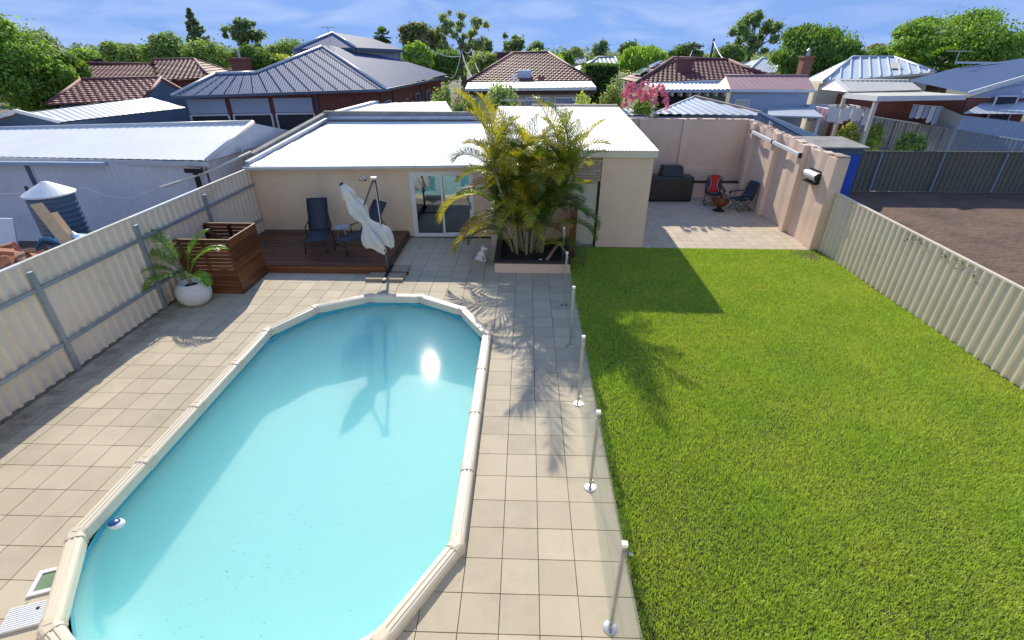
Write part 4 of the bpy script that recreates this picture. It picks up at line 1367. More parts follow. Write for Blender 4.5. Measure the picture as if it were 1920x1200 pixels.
def camp_chair(label, loc, rz, red):
    t = thing('camp_chair', label, 'chair', loc, rz, 'folding chairs by the fire pit', local=True)
    # local +x is the way the sitter faces
    F, Bk, hw_ = .26, -.24, .28
    feet = {(-1, 1): (F, -hw_), (1, 1): (F, hw_), (-1, -1): (Bk, -hw_), (1, -1): (Bk, hw_)}
    def tb(a, b, r_=.010, nm='frame_tube'): MB().tube([a, b], r_, 6).build(nm, darkframe_m, t)
    for s_ in (-1, 1):
        tb((F, s_*hw_, 0), (Bk+.02, s_*hw_, .40), nm='leg'); tb((Bk-.04, s_*hw_, 0), (F, s_*hw_, .40), nm='leg')
        tb((Bk+.02, s_*hw_, .40), (Bk-.14, s_*(hw_), .92)); tb((F, s_*hw_, .40), (F+.02, s_*hw_, .60))
        ar = MB().b2(Bk-.02, F+.04, s_*hw_-.045, s_*hw_+.045, .60, .63).build('armrest', navy_m, t, bevel=.01)
        MB().lathe([(.04, 0), (.045, .08)], 12, (F-.0, s_*(hw_+.03), .53)).build('cup_holder', iron_m, ar)
    tb((F, -hw_, 0.01), (F, hw_, .38), nm='leg'); tb((F, hw_, 0.01), (F, -hw_, .38), nm='leg')
    tb((Bk-.04, -hw_, 0.01), (Bk, hw_, .38), nm='leg'); tb((Bk-.04, hw_, 0.01), (Bk, -hw_, .38), nm='leg')
    n = 8
    se, ba = MB(), MB()
    for i in range(n+1):
        q = i/n
        for j in range(5):
            v = -1+j*.5
            se.v.append((F+(Bk-F)*q, v*(hw_-.01), .41-.05*math.sin(math.pi*q)*(1-v*v)-.03*(1-v*v)))
            ba.v.append((Bk-.17*q-.06*(1-v*v)*math.sin(math.pi*q), v*(hw_-.02)*(1-.12*q*q), .40+.56*q+(.03*(1-v*v) if i == n else 0)))
    for i in range(n):
        for j in range(4):
            q = i*5+j
            se.f.append((q, q+1, q+6, q+5)); ba.f.append((q, q+1, q+6, q+5))
    for nm, mbx in (('seat', se), ('backrest', ba)):
        o = mbx.build(nm, navy_m, t, smooth=True)
        s2 = o.modifiers.new('thick', 'SOLIDIFY'); s2.thickness = .018
    if red:
        pn = MB()
        for i in range(13):
            q = i/12
            wd = .15+.045*math.cos(2*math.pi*q*1.0) if q < 1 else .15
            xx = Bk-.17*q+.018-.05*math.sin(math.pi*q) if q > 0 else Bk+.03
            for v in (-1, -.5, 0, .5, 1):
                pn.v.append((xx-.004*(1-v*v)+.012, v*wd, .42+.55*q))
        for i in range(12):
            for j in range(4):
                q = i*5+j
                pn.f.append((q, q+1, q+6, q+5))
        o = pn.build('red_panel', red_m, t, smooth=True, label='red padded panel with white piping')
        s2 = o.modifiers.new('thick', 'SOLIDIFY'); s2.thickness = .012; s2.offset = 1
        for s_ in (0, 4):
            MB().tube([Vector(pn.v[i*5+s_])+Vector((.012, 0, 0)) for i in range(13)], .008, 6).build('piping', piping_m, o)
    return t
camp_chair('folding camp chair with a red padded back behind the fire pit', (6.86, 18.0, 0), R(-103), True)
camp_chair('slate blue folding camp chair turned towards the fire pit by the side wall', (7.62, 17.35, 0), R(200), False)

fp = thing('fire_pit', 'copper bowl fire pit with a dark mesh dome on a round foot', 'fire pit', (6.86, 17.22, 0))
fc = (6.86, 17.22, 0)
MB().lathe([(.20, 0), (.20, .02), (.12, .05), (.07, .10), (.08, .14)], 24, fc).build('foot', iron_m, fp, smooth=True)
MB().lathe([(.06, .13), (.17, .17), (.25, .25), (.285, .34), (.29, .37), (.30, .375), (.30, .385), (.275, .385), (.265, .34), (.15, .2), (.0, .18)], 32, fc, cap=False).build('bowl', copper_m, fp, smooth=True)
dm = MB()
for k in range(14):
    a = 2*math.pi*k/14
    dm.tube([(fc[0]+.27*math.cos(a)*math.cos(t), fc[1]+.27*math.sin(a)*math.cos(t), .385+.22*math.sin(t)) for t in np.linspace(0, math.pi/2, 7)], .005, 4)
for t in np.linspace(0.05, 1.3, 6):
    dm.tube([(fc[0]+.27*math.cos(a)*math.cos(t), fc[1]+.27*math.sin(a)*math.cos(t), .385+.22*math.sin(t)) for a in np.linspace(0, 2*math.pi, 25)], .005, 4, caps=False)
dm.build('mesh_dome', iron_m, fp)
MB().tube([(fc[0]-.03, fc[1], .605), (fc[0]-.02, fc[1], .64), (fc[0]+.02, fc[1], .64), (fc[0]+.03, fc[1], .605)], .006, 6).build('dome_handle', iron_m, fp)

# ------------------------------------------------------------------ lawn grass
grass_m = mat('grass_blade', (.34, .48, .07), (.46, .55, .10), rough=.6, scale=.9, c3=(.39, .51, .08), fine=.25, fscale=9, island=.45, transl=.32, tcol=(1.45, 1.5, .5),
              stain=(.46, .42, .11), sstrength=.25, sscale=.9)
NB = 620000
gx0, gx1, gy0, gy1 = XR+.0, 8.32, 2.3, 13.34
bxp = rng.uniform(gx0, gx1, NB)
spill = rng.random(NB) < .006
bxp = np.where(spill, gx0-np.abs(rng.normal(0, .022, NB)), bxp)
u_ = rng.random(NB)
byp = gy0+(gy1-gy0)*u_
ht = rng.uniform(.018, .048, NB)*(1+.35*np.sin(bxp*2.1+np.sin(byp*1.7))*np.sin(byp*1.9))
# thin, worn grass in the far right corner and beside the planter
worn = np.exp(-((bxp-7.9)/.6)**2-((byp-12.9)/.7)**2)+.8*np.exp(-((bxp-1.25)/.35)**2-((byp-12.3)/1.0)**2)
keep = rng.random(NB) > worn*.95
# the lawn's edge along the paving is ragged
bxp, byp, ht = bxp[keep], byp[keep], ht[keep]
n_b = len(bxp)
az = rng.uniform(0, 2*np.pi, n_b)
lean = rng.uniform(.1, 1.0, n_b)*ht
wd = rng.uniform(.003, .0065, n_b)
dx, dy = np.cos(az), np.sin(az)
z0 = np.full(n_b, -.014)
Vb = np.empty((n_b, 3, 3))
Vb[:, 0] = np.stack([bxp-dy*wd, byp+dx*wd, z0], -1)
Vb[:, 1] = np.stack([bxp+dy*wd, byp-dx*wd, z0], -1)
Vb[:, 2] = np.stack([bxp+dx*lean, byp+dy*lean, z0+ht+.012], -1)
gme = np_mesh('grass', Vb.reshape(-1, 3), np.arange(n_b*3).reshape(-1, 3), grass_m)
go = link('grass', gme)
tag(go, 'short bright green lawn grass between the glass fence and ribbed fence', 'grass', kind='stuff')

# ================================================================== NEIGHBOURHOOD
greyroof_m = mat('grey_roof_steel', (.085, .13, .24), (.075, .115, .215), spec=.08, rough=.65, scale=.5, fine=.05)
bluegrey_m = mat('slate_blue_cladding', (.085, .135, .20), (.07, .115, .17), rough=.55, scale=.8)
palewall_m = mat('pale_blue_cladding', (.42, .50, .62), (.37, .44, .55), rough=.6, scale=.6)
lavwall_m = mat('grey_shed_steel', (.78, .75, .76), (.70, .67, .68), rough=.55, scale=.5, stain=(.30, .27, .26), sstrength=.3)
whitepaint_m = mat('chalky_white_steel', (.84, .83, .79), (.78, .77, .73), rough=.6, scale=.8, stain=(.5, .48, .44), sstrength=.3)
silver_m = mat('galvanised_roof', (.50, .54, .60), (.42, .45, .50), rough=.45, scale=.6, metal=.25, stain=(.45, .36, .28), sstrength=.4)
terra_m = mat('terracotta_tile', (.30, .125, .105), (.215, .085, .075), rough=.62, scale=1.2, fine=.25, fscale=6, stain=(.36, .26, .22), sstrength=.55, sscale=2.5)
maroon_m = mat('maroon_tile', (.20, .075, .07), (.15, .052, .052), rough=.6, scale=1.2, fine=.25, fscale=6, stain=(.30, .20, .17), sstrength=.3, sscale=2.5)
ridge_m = mat('ridge_tile', (.17, .055, .06), (.12, .04, .045), rough=.7, scale=3)
pinkroof_m = mat('faded_red_roof_steel', (.42, .245, .24), (.36, .20, .20), rough=.55, scale=1)
creamwall_m = mat('cream_wall', (.58, .52, .40), (.52, .47, .36), rough=.85, scale=1)
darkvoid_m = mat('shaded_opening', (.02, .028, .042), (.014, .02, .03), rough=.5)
fenceb_m = mat('blue_grey_fence', (.30, .37, .45), (.26, .32, .39), rough=.55, scale=.6)
fenced_m = mat('olive_fence', (.20, .185, .13), (.16, .15, .105), rough=.6, scale=.6)
tarp_m = mat('blue_tarpaulin', (.012, .10, .52), (.01, .08, .42), rough=.5, scale=2)
grn_m = mat('grey_green_wall', (.20, .25, .21), (.17, .21, .18), rough=.8)
greenroof_m = mat('grey_green_roof', (.28, .36, .35), (.24, .31, .30), rough=.55)

def walls(parent, pts, m, z1=None, inset=0, name='wall'):
    """upright walls under a chain of eave points"""
    for a, b in zip(pts[:-1], pts[1:]):
        a, b = Vector(a), Vector(b)
        q = MB()
        q.add([(a.x, a.y, -.05), (b.x, b.y, -.05), (b.x, b.y, b.z), (a.x, a.y, a.z)], [(0, 1, 2, 3)])
        o = q.build(name, m, parent)
        s2 = o.modifiers.new('thick', 'SOLIDIFY'); s2.thickness = .12; s2.offset = 0
def ridge(parent, pts, m, r_=.09):
    for a, b in zip(pts[:-1], pts[1:]):
        MB().tube([Vector(a)+Vector((0, 0, .03)), Vector(b)+Vector((0, 0, .03))], r_, 8).build('ridge_cap', m, parent, smooth=True)
def metal(parent, poly, m, along=None, pitch=.2, amp=.010, kind='corr', name='roof_plane'):
    along = along if along is not None else Vector(poly[1])-Vector(poly[0])
    return corr(MB(), poly, along, pitch, amp, kind).build(name, m, parent)
def tiled(parent, poly, m, along=None, **k):
    along = along if along is not None else Vector(poly[1])-Vector(poly[0])
    return tiles(MB(), poly, along, **k).build('roof_tiles', m, parent, kind='stuff')
def eave_gutter(parent, a, b, m, w_=.12):
    MB().bar(Vector(a)-Vector((0, 0, .06)), Vector(b)-Vector((0, 0, .06)), w_, .12).build('gutter', m, parent)
def rectwin(parent, a, b, z0, z1, pane, frame=None, dy=-.08, t=.06, n=1):
    """window on the wall line a-b (xy), between heights"""
    a, b = Vector((a[0], a[1], 0)), Vector((b[0], b[1], 0))
    nrm = Vector((b.y-a.y, -(b.x-a.x), 0)).normalized()
    if nrm.y > 0 and abs(nrm.y) > .3: nrm = -nrm
    o_ = nrm*abs(dy)
    q = MB().add([a+o_+Vector((0, 0, z0)), b+o_+Vector((0, 0, z0)), b+o_+Vector((0, 0, z1)), a+o_+Vector((0, 0, z1))], [(0, 1, 2, 3)])
    w_ = q.build('window', pane, parent)
    if frame:
        o2 = nrm*(abs(dy)+.015)
        f_ = MB()
        for p, r2 in (((a, z0), (b, z0)), ((a, z1), (b, z1)), ((a, z0), (a, z1)), ((b, z0), (b, z1))):
            f_.bar(p[0]+o2+Vector((0, 0, p[1])), r2[0]+o2+Vector((0, 0, r2[1])), t, t)
        for k in range(1, n):
            p = a.lerp(b, k/n)
            f_.bar(p+o2+Vector((0, 0, z0)), p+o2+Vector((0, 0, z1)), t*.7, t*.7)
        f_.build('frame', frame, w_)
    return w_
def drop(p, dz): return Vector(p)+Vector((0, 0, dz))

# ---- white roofed shed next door (left)
s1 = thing('white_roof_shed', 'long grey steel shed with a white hipped roof beyond the cream fence', 'shed', (-13, 14.5, 0))
eA, eB, eC = Vector((-16.5, 13.7, 2.33)), P(388, 303, z=2.33), P(566, 250, z=2.33)
yr = (eB.y+eC.y)/2
rA, rB = P(-30, 244, y=yr-.15), P(475, 231, y=yr)
metal(s1, [eA, eB, rB, rA], whitepaint_m, pitch=.25, amp=.010)
metal(s1, [eB, eC, rB], silver_m, pitch=.25, amp=.010)
eD = Vector((-16.5, eC.y+.2, 2.33))
metal(s1, [eC, eD, rA, rB], whitepaint_m, pitch=.3)
ridge(s1, [rA, rB, eB], gutter_m, .06)
wy = eB.y+.12
x = -16.4
k = 0
while x < eB.x-.25:
    x2 = min(x+.86, eB.x-.15)
    corr(MB(), [(x, wy, 0), (x2, wy, 0), (x2, wy, 2.28), (x, wy, 2.28)], (1, 0, 0), .14, .02, 'corr').build('wall_sheet', lavwall_m, s1)
    x = x2
corr(MB(), [(eB.x-.15, wy, 0), (eC.x-.15, eC.y, 0), (eC.x-.15, eC.y, 2.28), (eB.x-.15, wy, 2.28)], (0, 1, 0), .14, .02).build('wall_sheet', lavwall_m, s1)
MB().bar((-16.4, wy-.12, 2.24), (-11.3, wy-.10, 2.24), .10, .09).build('door_track', palewall_m, s1)
MB().b2(-13.6, -13.5, wy-.05, wy-.02, .0, 2.2).build('cover_strip', bluegrey_m, s1)
eave_gutter(s1, eA, eB, gutter_m)

# ---- water tank
tk = thing('water_tank', 'corrugated blue-grey water tank with a white conical lid beside the shed', 'water tank', (-10.5, 10.2, 0))
tkc = (-10.35, 10.35, 0)
pr_ = []
for k in range(40):
    z = 2.18*k/39
    pr_.append((.42+.010*(k % 2), z))
MB().lathe(pr_, 28, tkc).build('tank_body', mat('tank_steel', (.09, .15, .22), (.07, .12, .18), rough=.5), tk)
MB().lathe([(.47, 2.17), (.47, 2.20), (.25, 2.33), (.05, 2.44), (.0, 2.45)], 28, tkc, cap=False).build('tank_lid', white_m, tk)
MB().tube([(tkc[0]-.45, tkc[1], 2.2), (tkc[0]-.45, tkc[1], 2.34)], .03, 8).build('inlet_pipe', iron_m, tk)

# ---- clutter beyond the fence: bricks, planks, tarp, tyre
bk_mats = [mat('salmon_brick', (.48, .22, .13), (.38, .16, .10), rough=.9, scale=8, fine=.2, rnd=.25), mat('cream_brick', (.55, .36, .24), (.46, .28, .18), rough=.9, scale=8, fine=.2, rnd=.2)]
bmesh_ = [MB().box((0, 0, 0), (.23, .11, .076)).mesh('brick', m_) for m_ in bk_mats]
pile_c = Vector((-9.35, 7.95, 0))
pile = thing('brick_heap', 'loose heap of salmon coloured bricks behind the cream fence', 'brick heap', pile_c)
hp = MB()
hp.lathe([(1.5, 0), (1.25, .8), (.75, 1.4), (.2, 1.72), (0, 1.76)], 14, pile_c, cap=False)
hp.build('heap_core', bk_mats[0], pile)
for k in range(150):
    a, q = random.uniform(0, 6.28), math.sqrt(random.random())
    r_ = 1.45*q
    z = 1.78*(1-q**1.4)**.9*1.03+random.uniform(.0, .14)
    link('brick', random.choice(bmesh_), pile, pile_c+Vector((r_*math.cos(a), r_*math.sin(a), z+.03)), (random.uniform(-.5, .5), random.uniform(-.5, .5), random.uniform(0, 3.1)))
plank_m = mat('pale_timber', (.52, .36, .20), (.42, .28, .15), rough=.8, scale=4, stretch=(1, 1, .3))
for k, (a, b, lb_) in enumerate(((P(68, 383, y=9.6), (-8.6, 8.75, .9), 'wide pale plank leaning beside the water tank'), (P(100, 400, y=9.7), (-8.4, 8.7, .95), 'narrow pale plank leaning against the wide plank'))):
    tag(MB().bar(a, b, .20-.06*k, .045).build('timber_plank', plank_m), lb_, 'plank')
tp2 = MB()
for j in range(7):
    for i in range(9):
        tp2.v.append((-9.7+i*.2, 8.9+j*.15, 1.45+.28*math.sin(i*.9+j)*math.cos(j*.8)+random.uniform(-.04, .04)))
for j in range(6):
    for i in range(8):
        q = j*9+i
        tp2.f.append((q, q+1, q+10, q+9))
o_ = tp2.build('blue_tarpaulin', mat('sky_blue_tarp', (.04, .25, .52), (.03, .2, .44), rough=.45), smooth=True)
o_.modifiers.new('thick', 'SOLIDIFY').thickness = .02
tag(o_, 'crumpled sky-blue tarpaulin behind the brick heap', 'tarpaulin')
sk2 = MB().b2(-9.8, -8.1, 8.85, 9.8, 0, 1.2)
tag(sk2.build('scrap_stack', iron_m, bevel=.04), 'dark low stack of scrap under the blue tarpaulin', 'scrap stack')
ty = thing('old_tyre', 'old black tyre lying beyond the fence by the planks', 'tyre', (-8.75, 10.2, 0))
MB().tube([(-8.75+.36*math.cos(a), 10.2+.36*math.sin(a), 1.42+.10*math.cos(a)) for a in np.linspace(0, 2*math.pi, 25)], .10, 10, caps=False).build('tread', black_m, ty, smooth=True)
MB().lathe([(.25, 1.34), (.25, 1.43)], 20, (-8.75, 10.2, 0)).build('rim', steel_m, ty)
MB().b2(-9.1, -8.4, 9.85, 10.55, 0, 1.32).build('tyre_stand', iron_m, ty)
# white plastic chair wedge at the left edge
wc = thing('plastic_chair', 'white plastic garden chair beside the water tank', 'chair', (-10.9, 9.2, 0))
for (x, y) in ((-11.15, 9.0), (-10.7, 9.0), (-11.15, 9.4), (-10.7, 9.4)):
    MB().bar((x, y, .0), (x*.98-.22, y, 1.25), .05, .05).build('leg', white_m, wc)
MB().slab([(-11.2, 8.95, 1.28), (-10.65, 8.95, 1.25), (-10.65, 9.45, 1.25), (-11.2, 9.45, 1.28)], .04).build('seat', white_m, wc)
MB().slab([(-11.2, 9.42, 1.28), (-10.65, 9.42, 1.25), (-10.62, 9.6, 1.85), (-11.2, 9.6, 1.85)], .04, n=(0, -1, 0)).build('backrest', white_m, wc)
# conduit pole beside the shed
cp = thing('service_pole', 'white service conduit and short poles between shed and garden room', 'pole', (-8.4, 13.2, 0))
MB().tube([(-8.75, 13.0, 0), (-8.75, 13.0, 2.2)], .07, 8).build('stub_post', iron_m, cp)
MB().tube([P(300, 352, y=12.2), P(352, 335, y=12.8), P(400, 318, y=13.3), P(470, 285, y=14.6)], .035, 8).build('conduit', cream_m, cp)
MB().box((-8.75, 12.95, 2.15), (.45, .1, .12)).build('junction_box', iron_m, cp)
for u, v in ((434, 278), (452, 276)):
    a = P(u, v, y=14.6)
    MB().tube([(a.x, a.y, 0), a], .04, 8).build('vent_pipe', rail_m, cp)
MB().tube([P(0, 364, y=10.5), P(100, 360, y=10.8), P(157, 352, y=11.2), P(200, 368, y=11.6), P(245, 372, y=11.9), P(290, 355, y=12.2)], .012, 5).build('wire', white_m, cp)

# ---- dark blue-grey shed (left, behind)
s2_ = thing('slate_blue_shed', 'slate blue gabled shed with a pale roof behind the white-roofed shed', 'shed', (-17, 20, 0))
a1, a2 = P(112, 229, y=17.6), P(348, 199, y=22.6)
r1, r2 = P(30, 209, y=17.2), P(283, 183, y=22.4)
a0 = Vector((2*r1.x-a1.x, 2*r1.y-a1.y-.2, a1.z)); a3 = Vector((2*r2.x-a2.x, 2*r2.y-a2.y, a2.z))
metal(s2_, [a1, a2, r2, r1], silver_m, pitch=.25)
metal(s2_, [a0, a3, r2, r1], silver_m, pitch=.25)
walls(s2_, [drop(a1, -.06)+Vector((-.1, .1, 0)), drop(a2, -.06)+Vector((-.1, 0, 0))], bluegrey_m)
g2 = MB().add([(a1.x-.1, a1.y+.1, 0), (a0.x+.1, a0.y+.1, 0), (a0.x+.1, a0.y+.1, a0.z-.06), (r1.x, r1.y+.1, r1.z-.08), (a1.x-.1, a1.y+.1, a1.z-.06)], [(0, 1, 2, 3, 4)])
g2.build('gable_wall', bluegrey_m, s2_)
g2 = MB().add([(a2.x-.1, a2.y-.05, 0), (a3.x+.1, a3.y-.05, 0), (a3.x+.1, a3.y-.05, a3.z-.06), (r2.x, r2.y-.05, r2.z-.08), (a2.x-.1, a2.y-.05, a2.z-.06)], [(0, 1, 2, 3, 4)])
g2.build('gable_wall', bluegrey_m, s2_)
MB().bar(drop(a1, .02), drop(r1, .02), .12, .1).build('barge_board', white_m, s2_)
MB().bar(drop(a0, .02), drop(r1, .02), .12, .1).build('barge_board', white_m, s2_)
bb = P(88, 228, y=17.9)
MB().b2(bb.x-.08, bb.x+.08, bb.y-.45, bb.y-.35, 0, bb.z+.1).build('corner_board', white_m, s2_)

# ---- brick hall with the grey steel roof
hall = thing('brick_hall', 'red brick hall with a grey steel roof and raised clerestory', 'building', (-9, 30, 0))
h0, h1, h2 = P(322, 180, y=23.2), P(722, 166, y=25.2), P(838, 143, y=37.5)
hm = h0.lerp(h1, .42)
ap = P(605, 87.5, y=30.2)
def PP(u, v, a, b, c_):
    n_ = (b-a).cross(c_-a); d = ray(u, v); o_ = Vector((0, 0, H))
    return o_+d*((a-o_).dot(n_)/d.dot(n_))
hw1, hw2 = PP(404, 139, h0, h1, ap), PP(480, 137, h0, h1, ap)
MBt = metal(hall, [h0, hm, hw2, hw1], greyroof_m, along=h1-h0, pitch=.11, amp=.009)
metal(hall, [hm, h1, ap, hw2], greyroof_m, along=h1-h0, pitch=.11, amp=.009)
cb0, cb1 = P(668, 113, y=31), P(752, 112.5, y=35.6)
h3 = P(800, 128, y=38)
metal(hall, [h1, h2, cb1, ap], greyroof_m, along=h2-h1, pitch=.11, amp=.009)
back = ap+Vector((-3, 6, -1.2))
MB().add([ap, back, hw2], [(0, 1, 2)]).add([ap, cb1, back], [(0, 1, 2)]).build('roof_plane', greyroof_m, hall)
ridge(hall, [h1, ap, hw2, hw1, h0], gutter_m, .07)
seam_m = mat('dark_roof_lap', (.03, .045, .08), (.025, .04, .07), rough=1, spec=0)
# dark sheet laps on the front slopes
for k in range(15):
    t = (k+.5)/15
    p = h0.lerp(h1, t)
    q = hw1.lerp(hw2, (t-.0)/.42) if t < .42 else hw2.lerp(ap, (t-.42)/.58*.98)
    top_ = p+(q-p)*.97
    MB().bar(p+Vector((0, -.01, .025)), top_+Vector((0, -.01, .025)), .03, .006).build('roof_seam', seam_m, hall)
eave_gutter(hall, h0, h1, bluegrey_m, .16); eave_gutter(hall, h1, h2, bluegrey_m, .16)
dn = (h1-h0).normalized(); inw = Vector((-dn.y, dn.x, 0))
f0_, f1_ = h0+inw*.5+dn*.4, h1+inw*.5-dn*.35
walls(hall, [drop(f0_, -.1), drop(f1_, -.1)], brick_m)
dn2 = (h2-h1).normalized()
g0_, g1_ = f1_+Vector((0, .05, 0)), h2+Vector((-.45, -.3, 0))
walls(hall, [drop(g0_, -.1), drop(g1_, -.1)], brick_m)
# openings between brick piers
for (ta, tb_) in ((.0, .19), (.215, .41), (.435, .635)):
    a, b = f0_.lerp(f1_, ta), f0_.lerp(f1_, tb_)
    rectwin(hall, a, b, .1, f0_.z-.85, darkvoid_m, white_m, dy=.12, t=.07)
    q = MB().bar(Vector((a.x, a.y, f0_.z-.48))-inw*.14, Vector((b.x, b.y, f0_.z-.48))-inw*.14, .06, .62)
    q.build('roller_box', palewall_m, hall)
slm = mat('orange_paling', (.36, .15, .05), (.27, .11, .04), rough=.8, rnd=.3)
for k in range(14):
    p = f0_.lerp(f1_, .012+k*.0125)-inw*.3
    MB().b2(p.x-.055, p.x+.055, p.y-.02, p.y+.02, 0, 2.05).build('paling', slm, hall)
for (t0, t1, z0, z1) in ((.03, .10, .4, 2.75), (.20, .235, 1.7, 2.5), (.30, .335, 1.7, 2.6), (.46, .53, 1.5, 2.75), (.66, .72, 1.5, 2.75)):
    a, b = g0_.lerp(g1_, t0), g0_.lerp(g1_, t1)
    rectwin(hall, a+Vector((.02, 0, 0)), b+Vector((.02, 0, 0)), z0, z1, darkvoid_m, flash_m, dy=.10, t=.06)
for t in (.14, .57):
    p = g0_.lerp(g1_, t)
    MB().tube([(p.x+.15, p.y, 0), (p.x+.15, p.y, p.z-.2)], .045, 8).build('downpipe', bluegrey_m, hall)
p = f0_.lerp(f1_, .66)-inw*.13
MB().tube([(p.x, p.y, 0), (p.x, p.y, p.z-.15)], .05, 8).build('downpipe', bluegrey_m, hall)
# clerestory
c0, c1, c2 = P(552, 92, y=31.0), P(666, 89, y=31.2), P(757, 95, y=36.5)
c3 = c0+(c2-c1)
ctop = P(624, 62, y=33); cbk = P(700, 73, y=36)
metal(hall, [c0, c1, ctop], greyroof_m, pitch=.11, amp=.009)
metal(hall, [c1, c2, cbk, ctop], greyroof_m, pitch=.11, amp=.009)
MB().add([c0, ctop, cbk, c3], [(0, 1, 2, 3)]).add([c2, c3, cbk], [(0, 1, 2)]).build('roof_plane', greyroof_m, hall)
ridge(hall, [c1, ctop, c0], gutter_m, .06)
eave_gutter(hall, c0, c1, bluegrey_m, .14); eave_gutter(hall, c1, c2, bluegrey_m, .14)
clm = mat('clerestory_panel', (.42, .47, .52), (.37, .42, .47), rough=.6)
for a, b in ((c0, c1), (c1, c2)):
    ci = Vector((-.25, .25, 0))
    a, b = a+ci, b+ci
    MB().add([drop(a, -1.6), drop(b, -1.6), drop(b, -.05), drop(a, -.05)], [(0, 1, 2, 3)]).build('clerestory_wall', clm, hall)
for t in (.17, .38):
    p = (c1+Vector((-.25, .25, 0))).lerp(c2+Vector((-.25, .25, 0)), t)
    MB().box((p.x+.03, p.y, p.z-.5), (.06, .45, .42), rz=0).build('clerestory_window', white_m, hall)
for t in (.08, .55, .96):
    p = (c1+Vector((-.22, .22, 0))).lerp(c2+Vector((-.22, .22, 0)), t)
    MB().tube([drop(p, -.08), drop(p, -.75), drop(p+Vector((.12, 0, 0)), -.95)], .04, 6).build('downpipe', gutter_m, hall)
def antenna(label, base, h_, arms=6, L=1.0, az=0):
    t = thing('tv_antenna', label, 'antenna', base)
    MB().tube([base, drop(base, h_)], .022, 6).build('mast', steel_m, t)
    d = Vector((math.cos(az), math.sin(az), 0)); e = Vector((-d.y, d.x, 0))
    tp0 = drop(base, h_*.97)
    MB().tube([tp0-d*L*.5, tp0+d*L*.5], .016, 5).build('boom', steel_m, t)
    for k in range(arms):
        c_ = tp0+d*(L*(-.5+k/(arms-1)))
        w_ = .25+.2*(1-abs(k/(arms-1)-.4))
        MB().tube([c_-e*w_, c_+e*w_], .011, 4).build('element', steel_m, t)
antenna('tall thin television antenna on the grey hall roof', P(619, 80, y=31.5), P(619, 50, y=31.5).z-P(619, 80, y=31.5).z, 6, .7, .2)

# ---- chimneys helper
def chimney(parent, base, w_, h_, m, pot=True):
    c_ = MB().box((base.x, base.y, base.z+h_/2-.4), (w_, w_, h_+.8)).build('chimney', m, parent)
    MB().box((base.x, base.y, base.z+h_+.04), (w_+.12, w_+.12, .1)).build('chimney_cap', m, c_)
    if pot: MB().lathe([(.09, 0), (.08, .25), (.13, .28), (.02, .4)], 10, (base.x, base.y, base.z+h_+.09)).build('flue', steel_m, c_)

# ---- red tiled house on the left
rh = thing('red_tile_house', 'house with a red terracotta tiled roof beside the big leafy tree', 'house', (-22, 30, 0))
e0_, e1_, q1, q0 = P(88, 197, y=23), P(272, 186, y=24.2), P(303, 147, y=27.6), P(152, 151, y=26.6)
tiled(rh, [e0_, e1_, q1, q0], terra_m, tw=.30, course=.34)
ridge(rh, [e0_, q0, q1, e1_], ridge_m)
e2_ = P(345, 172, y=24.5)
MB().add([drop(e1_, -.05), drop(e2_, -.05), P(303, 150, y=24.4), (e2_.x, e2_.y, 0), (e1_.x, e1_.y, 0)], [(4, 3, 1, 2, 0)]).build('gable', bluegrey_m, rh)
tiled(rh, [q1, q0, q0+Vector((0, 3.5, -1.3)), q1+Vector((0, 3.5, -1.3))], terra_m)
walls(rh, [drop(e0_, -.05)+Vector((.3, .3, 0)), drop(e1_, -.05)+Vector((-.1, .3, 0))], bluegrey_m)
MB().bar(drop(e2_, .02), P(303, 148, y=24.4), .1, .14).build('barge_board', ridge_m, rh)
b0_, b1_, b2_, b3_ = P(172, 152, y=31), P(302, 147, y=31), P(286, 122, y=35), P(158, 119, y=35)
tiled(rh, [b0_, b1_, b2_, b3_], terra_m)
tiled(rh, [b0_, b3_, P(150, 152, y=33)], maroon_m, along=Vector((0, 1, 0)))
ridge(rh, [b0_, b3_, b2_], ridge_m)
d0_, d1_, d2_, d3_ = P(298, 150, y=30), P(392, 146, y=30), P(365, 112, y=35), P(290, 113, y=35)
tiled(rh, [d0_, d1_, d2_, d3_], maroon_m)
d4_ = P(440, 138, y=35.5)
tiled(rh, [d1_, d4_, d2_], terra_m)
ridge(rh, [d1_, d2_, d3_, b2_], ridge_m); ridge(rh, [d2_, d4_], ridge_m)
walls(rh, [drop(d0_, -.05)+Vector((0, .3, 0)), drop(d1_, -.05)+Vector((-.2, .3, 0)), drop(d4_, -.05)], brick_m)
MB().bar(P(190, 122, y=35.4), P(183, 111, y=35.4), .35, .35).build('chimney', iron_m, rh)
ch = thing('brick_chimney', 'square red brick chimney rising behind the grey hall roof', 'chimney', P(456, 137, y=29))
base = P(456, 137, y=29)
zt = P(456, 112, y=29).z
MB().box((base.x, base.y, (zt+1)/2), (.72, .72, zt-1)).build('stack', brick_m, ch)
MB().box((base.x, base.y, zt+.03), (.82, .82, .12)).build('cap_course', brick_m, ch)
MB().lathe([(.07, 0), (.06, .28), (.10, .3), (.02, .4)], 10, (base.x, base.y, zt+.09)).build('flue', steel_m, ch)

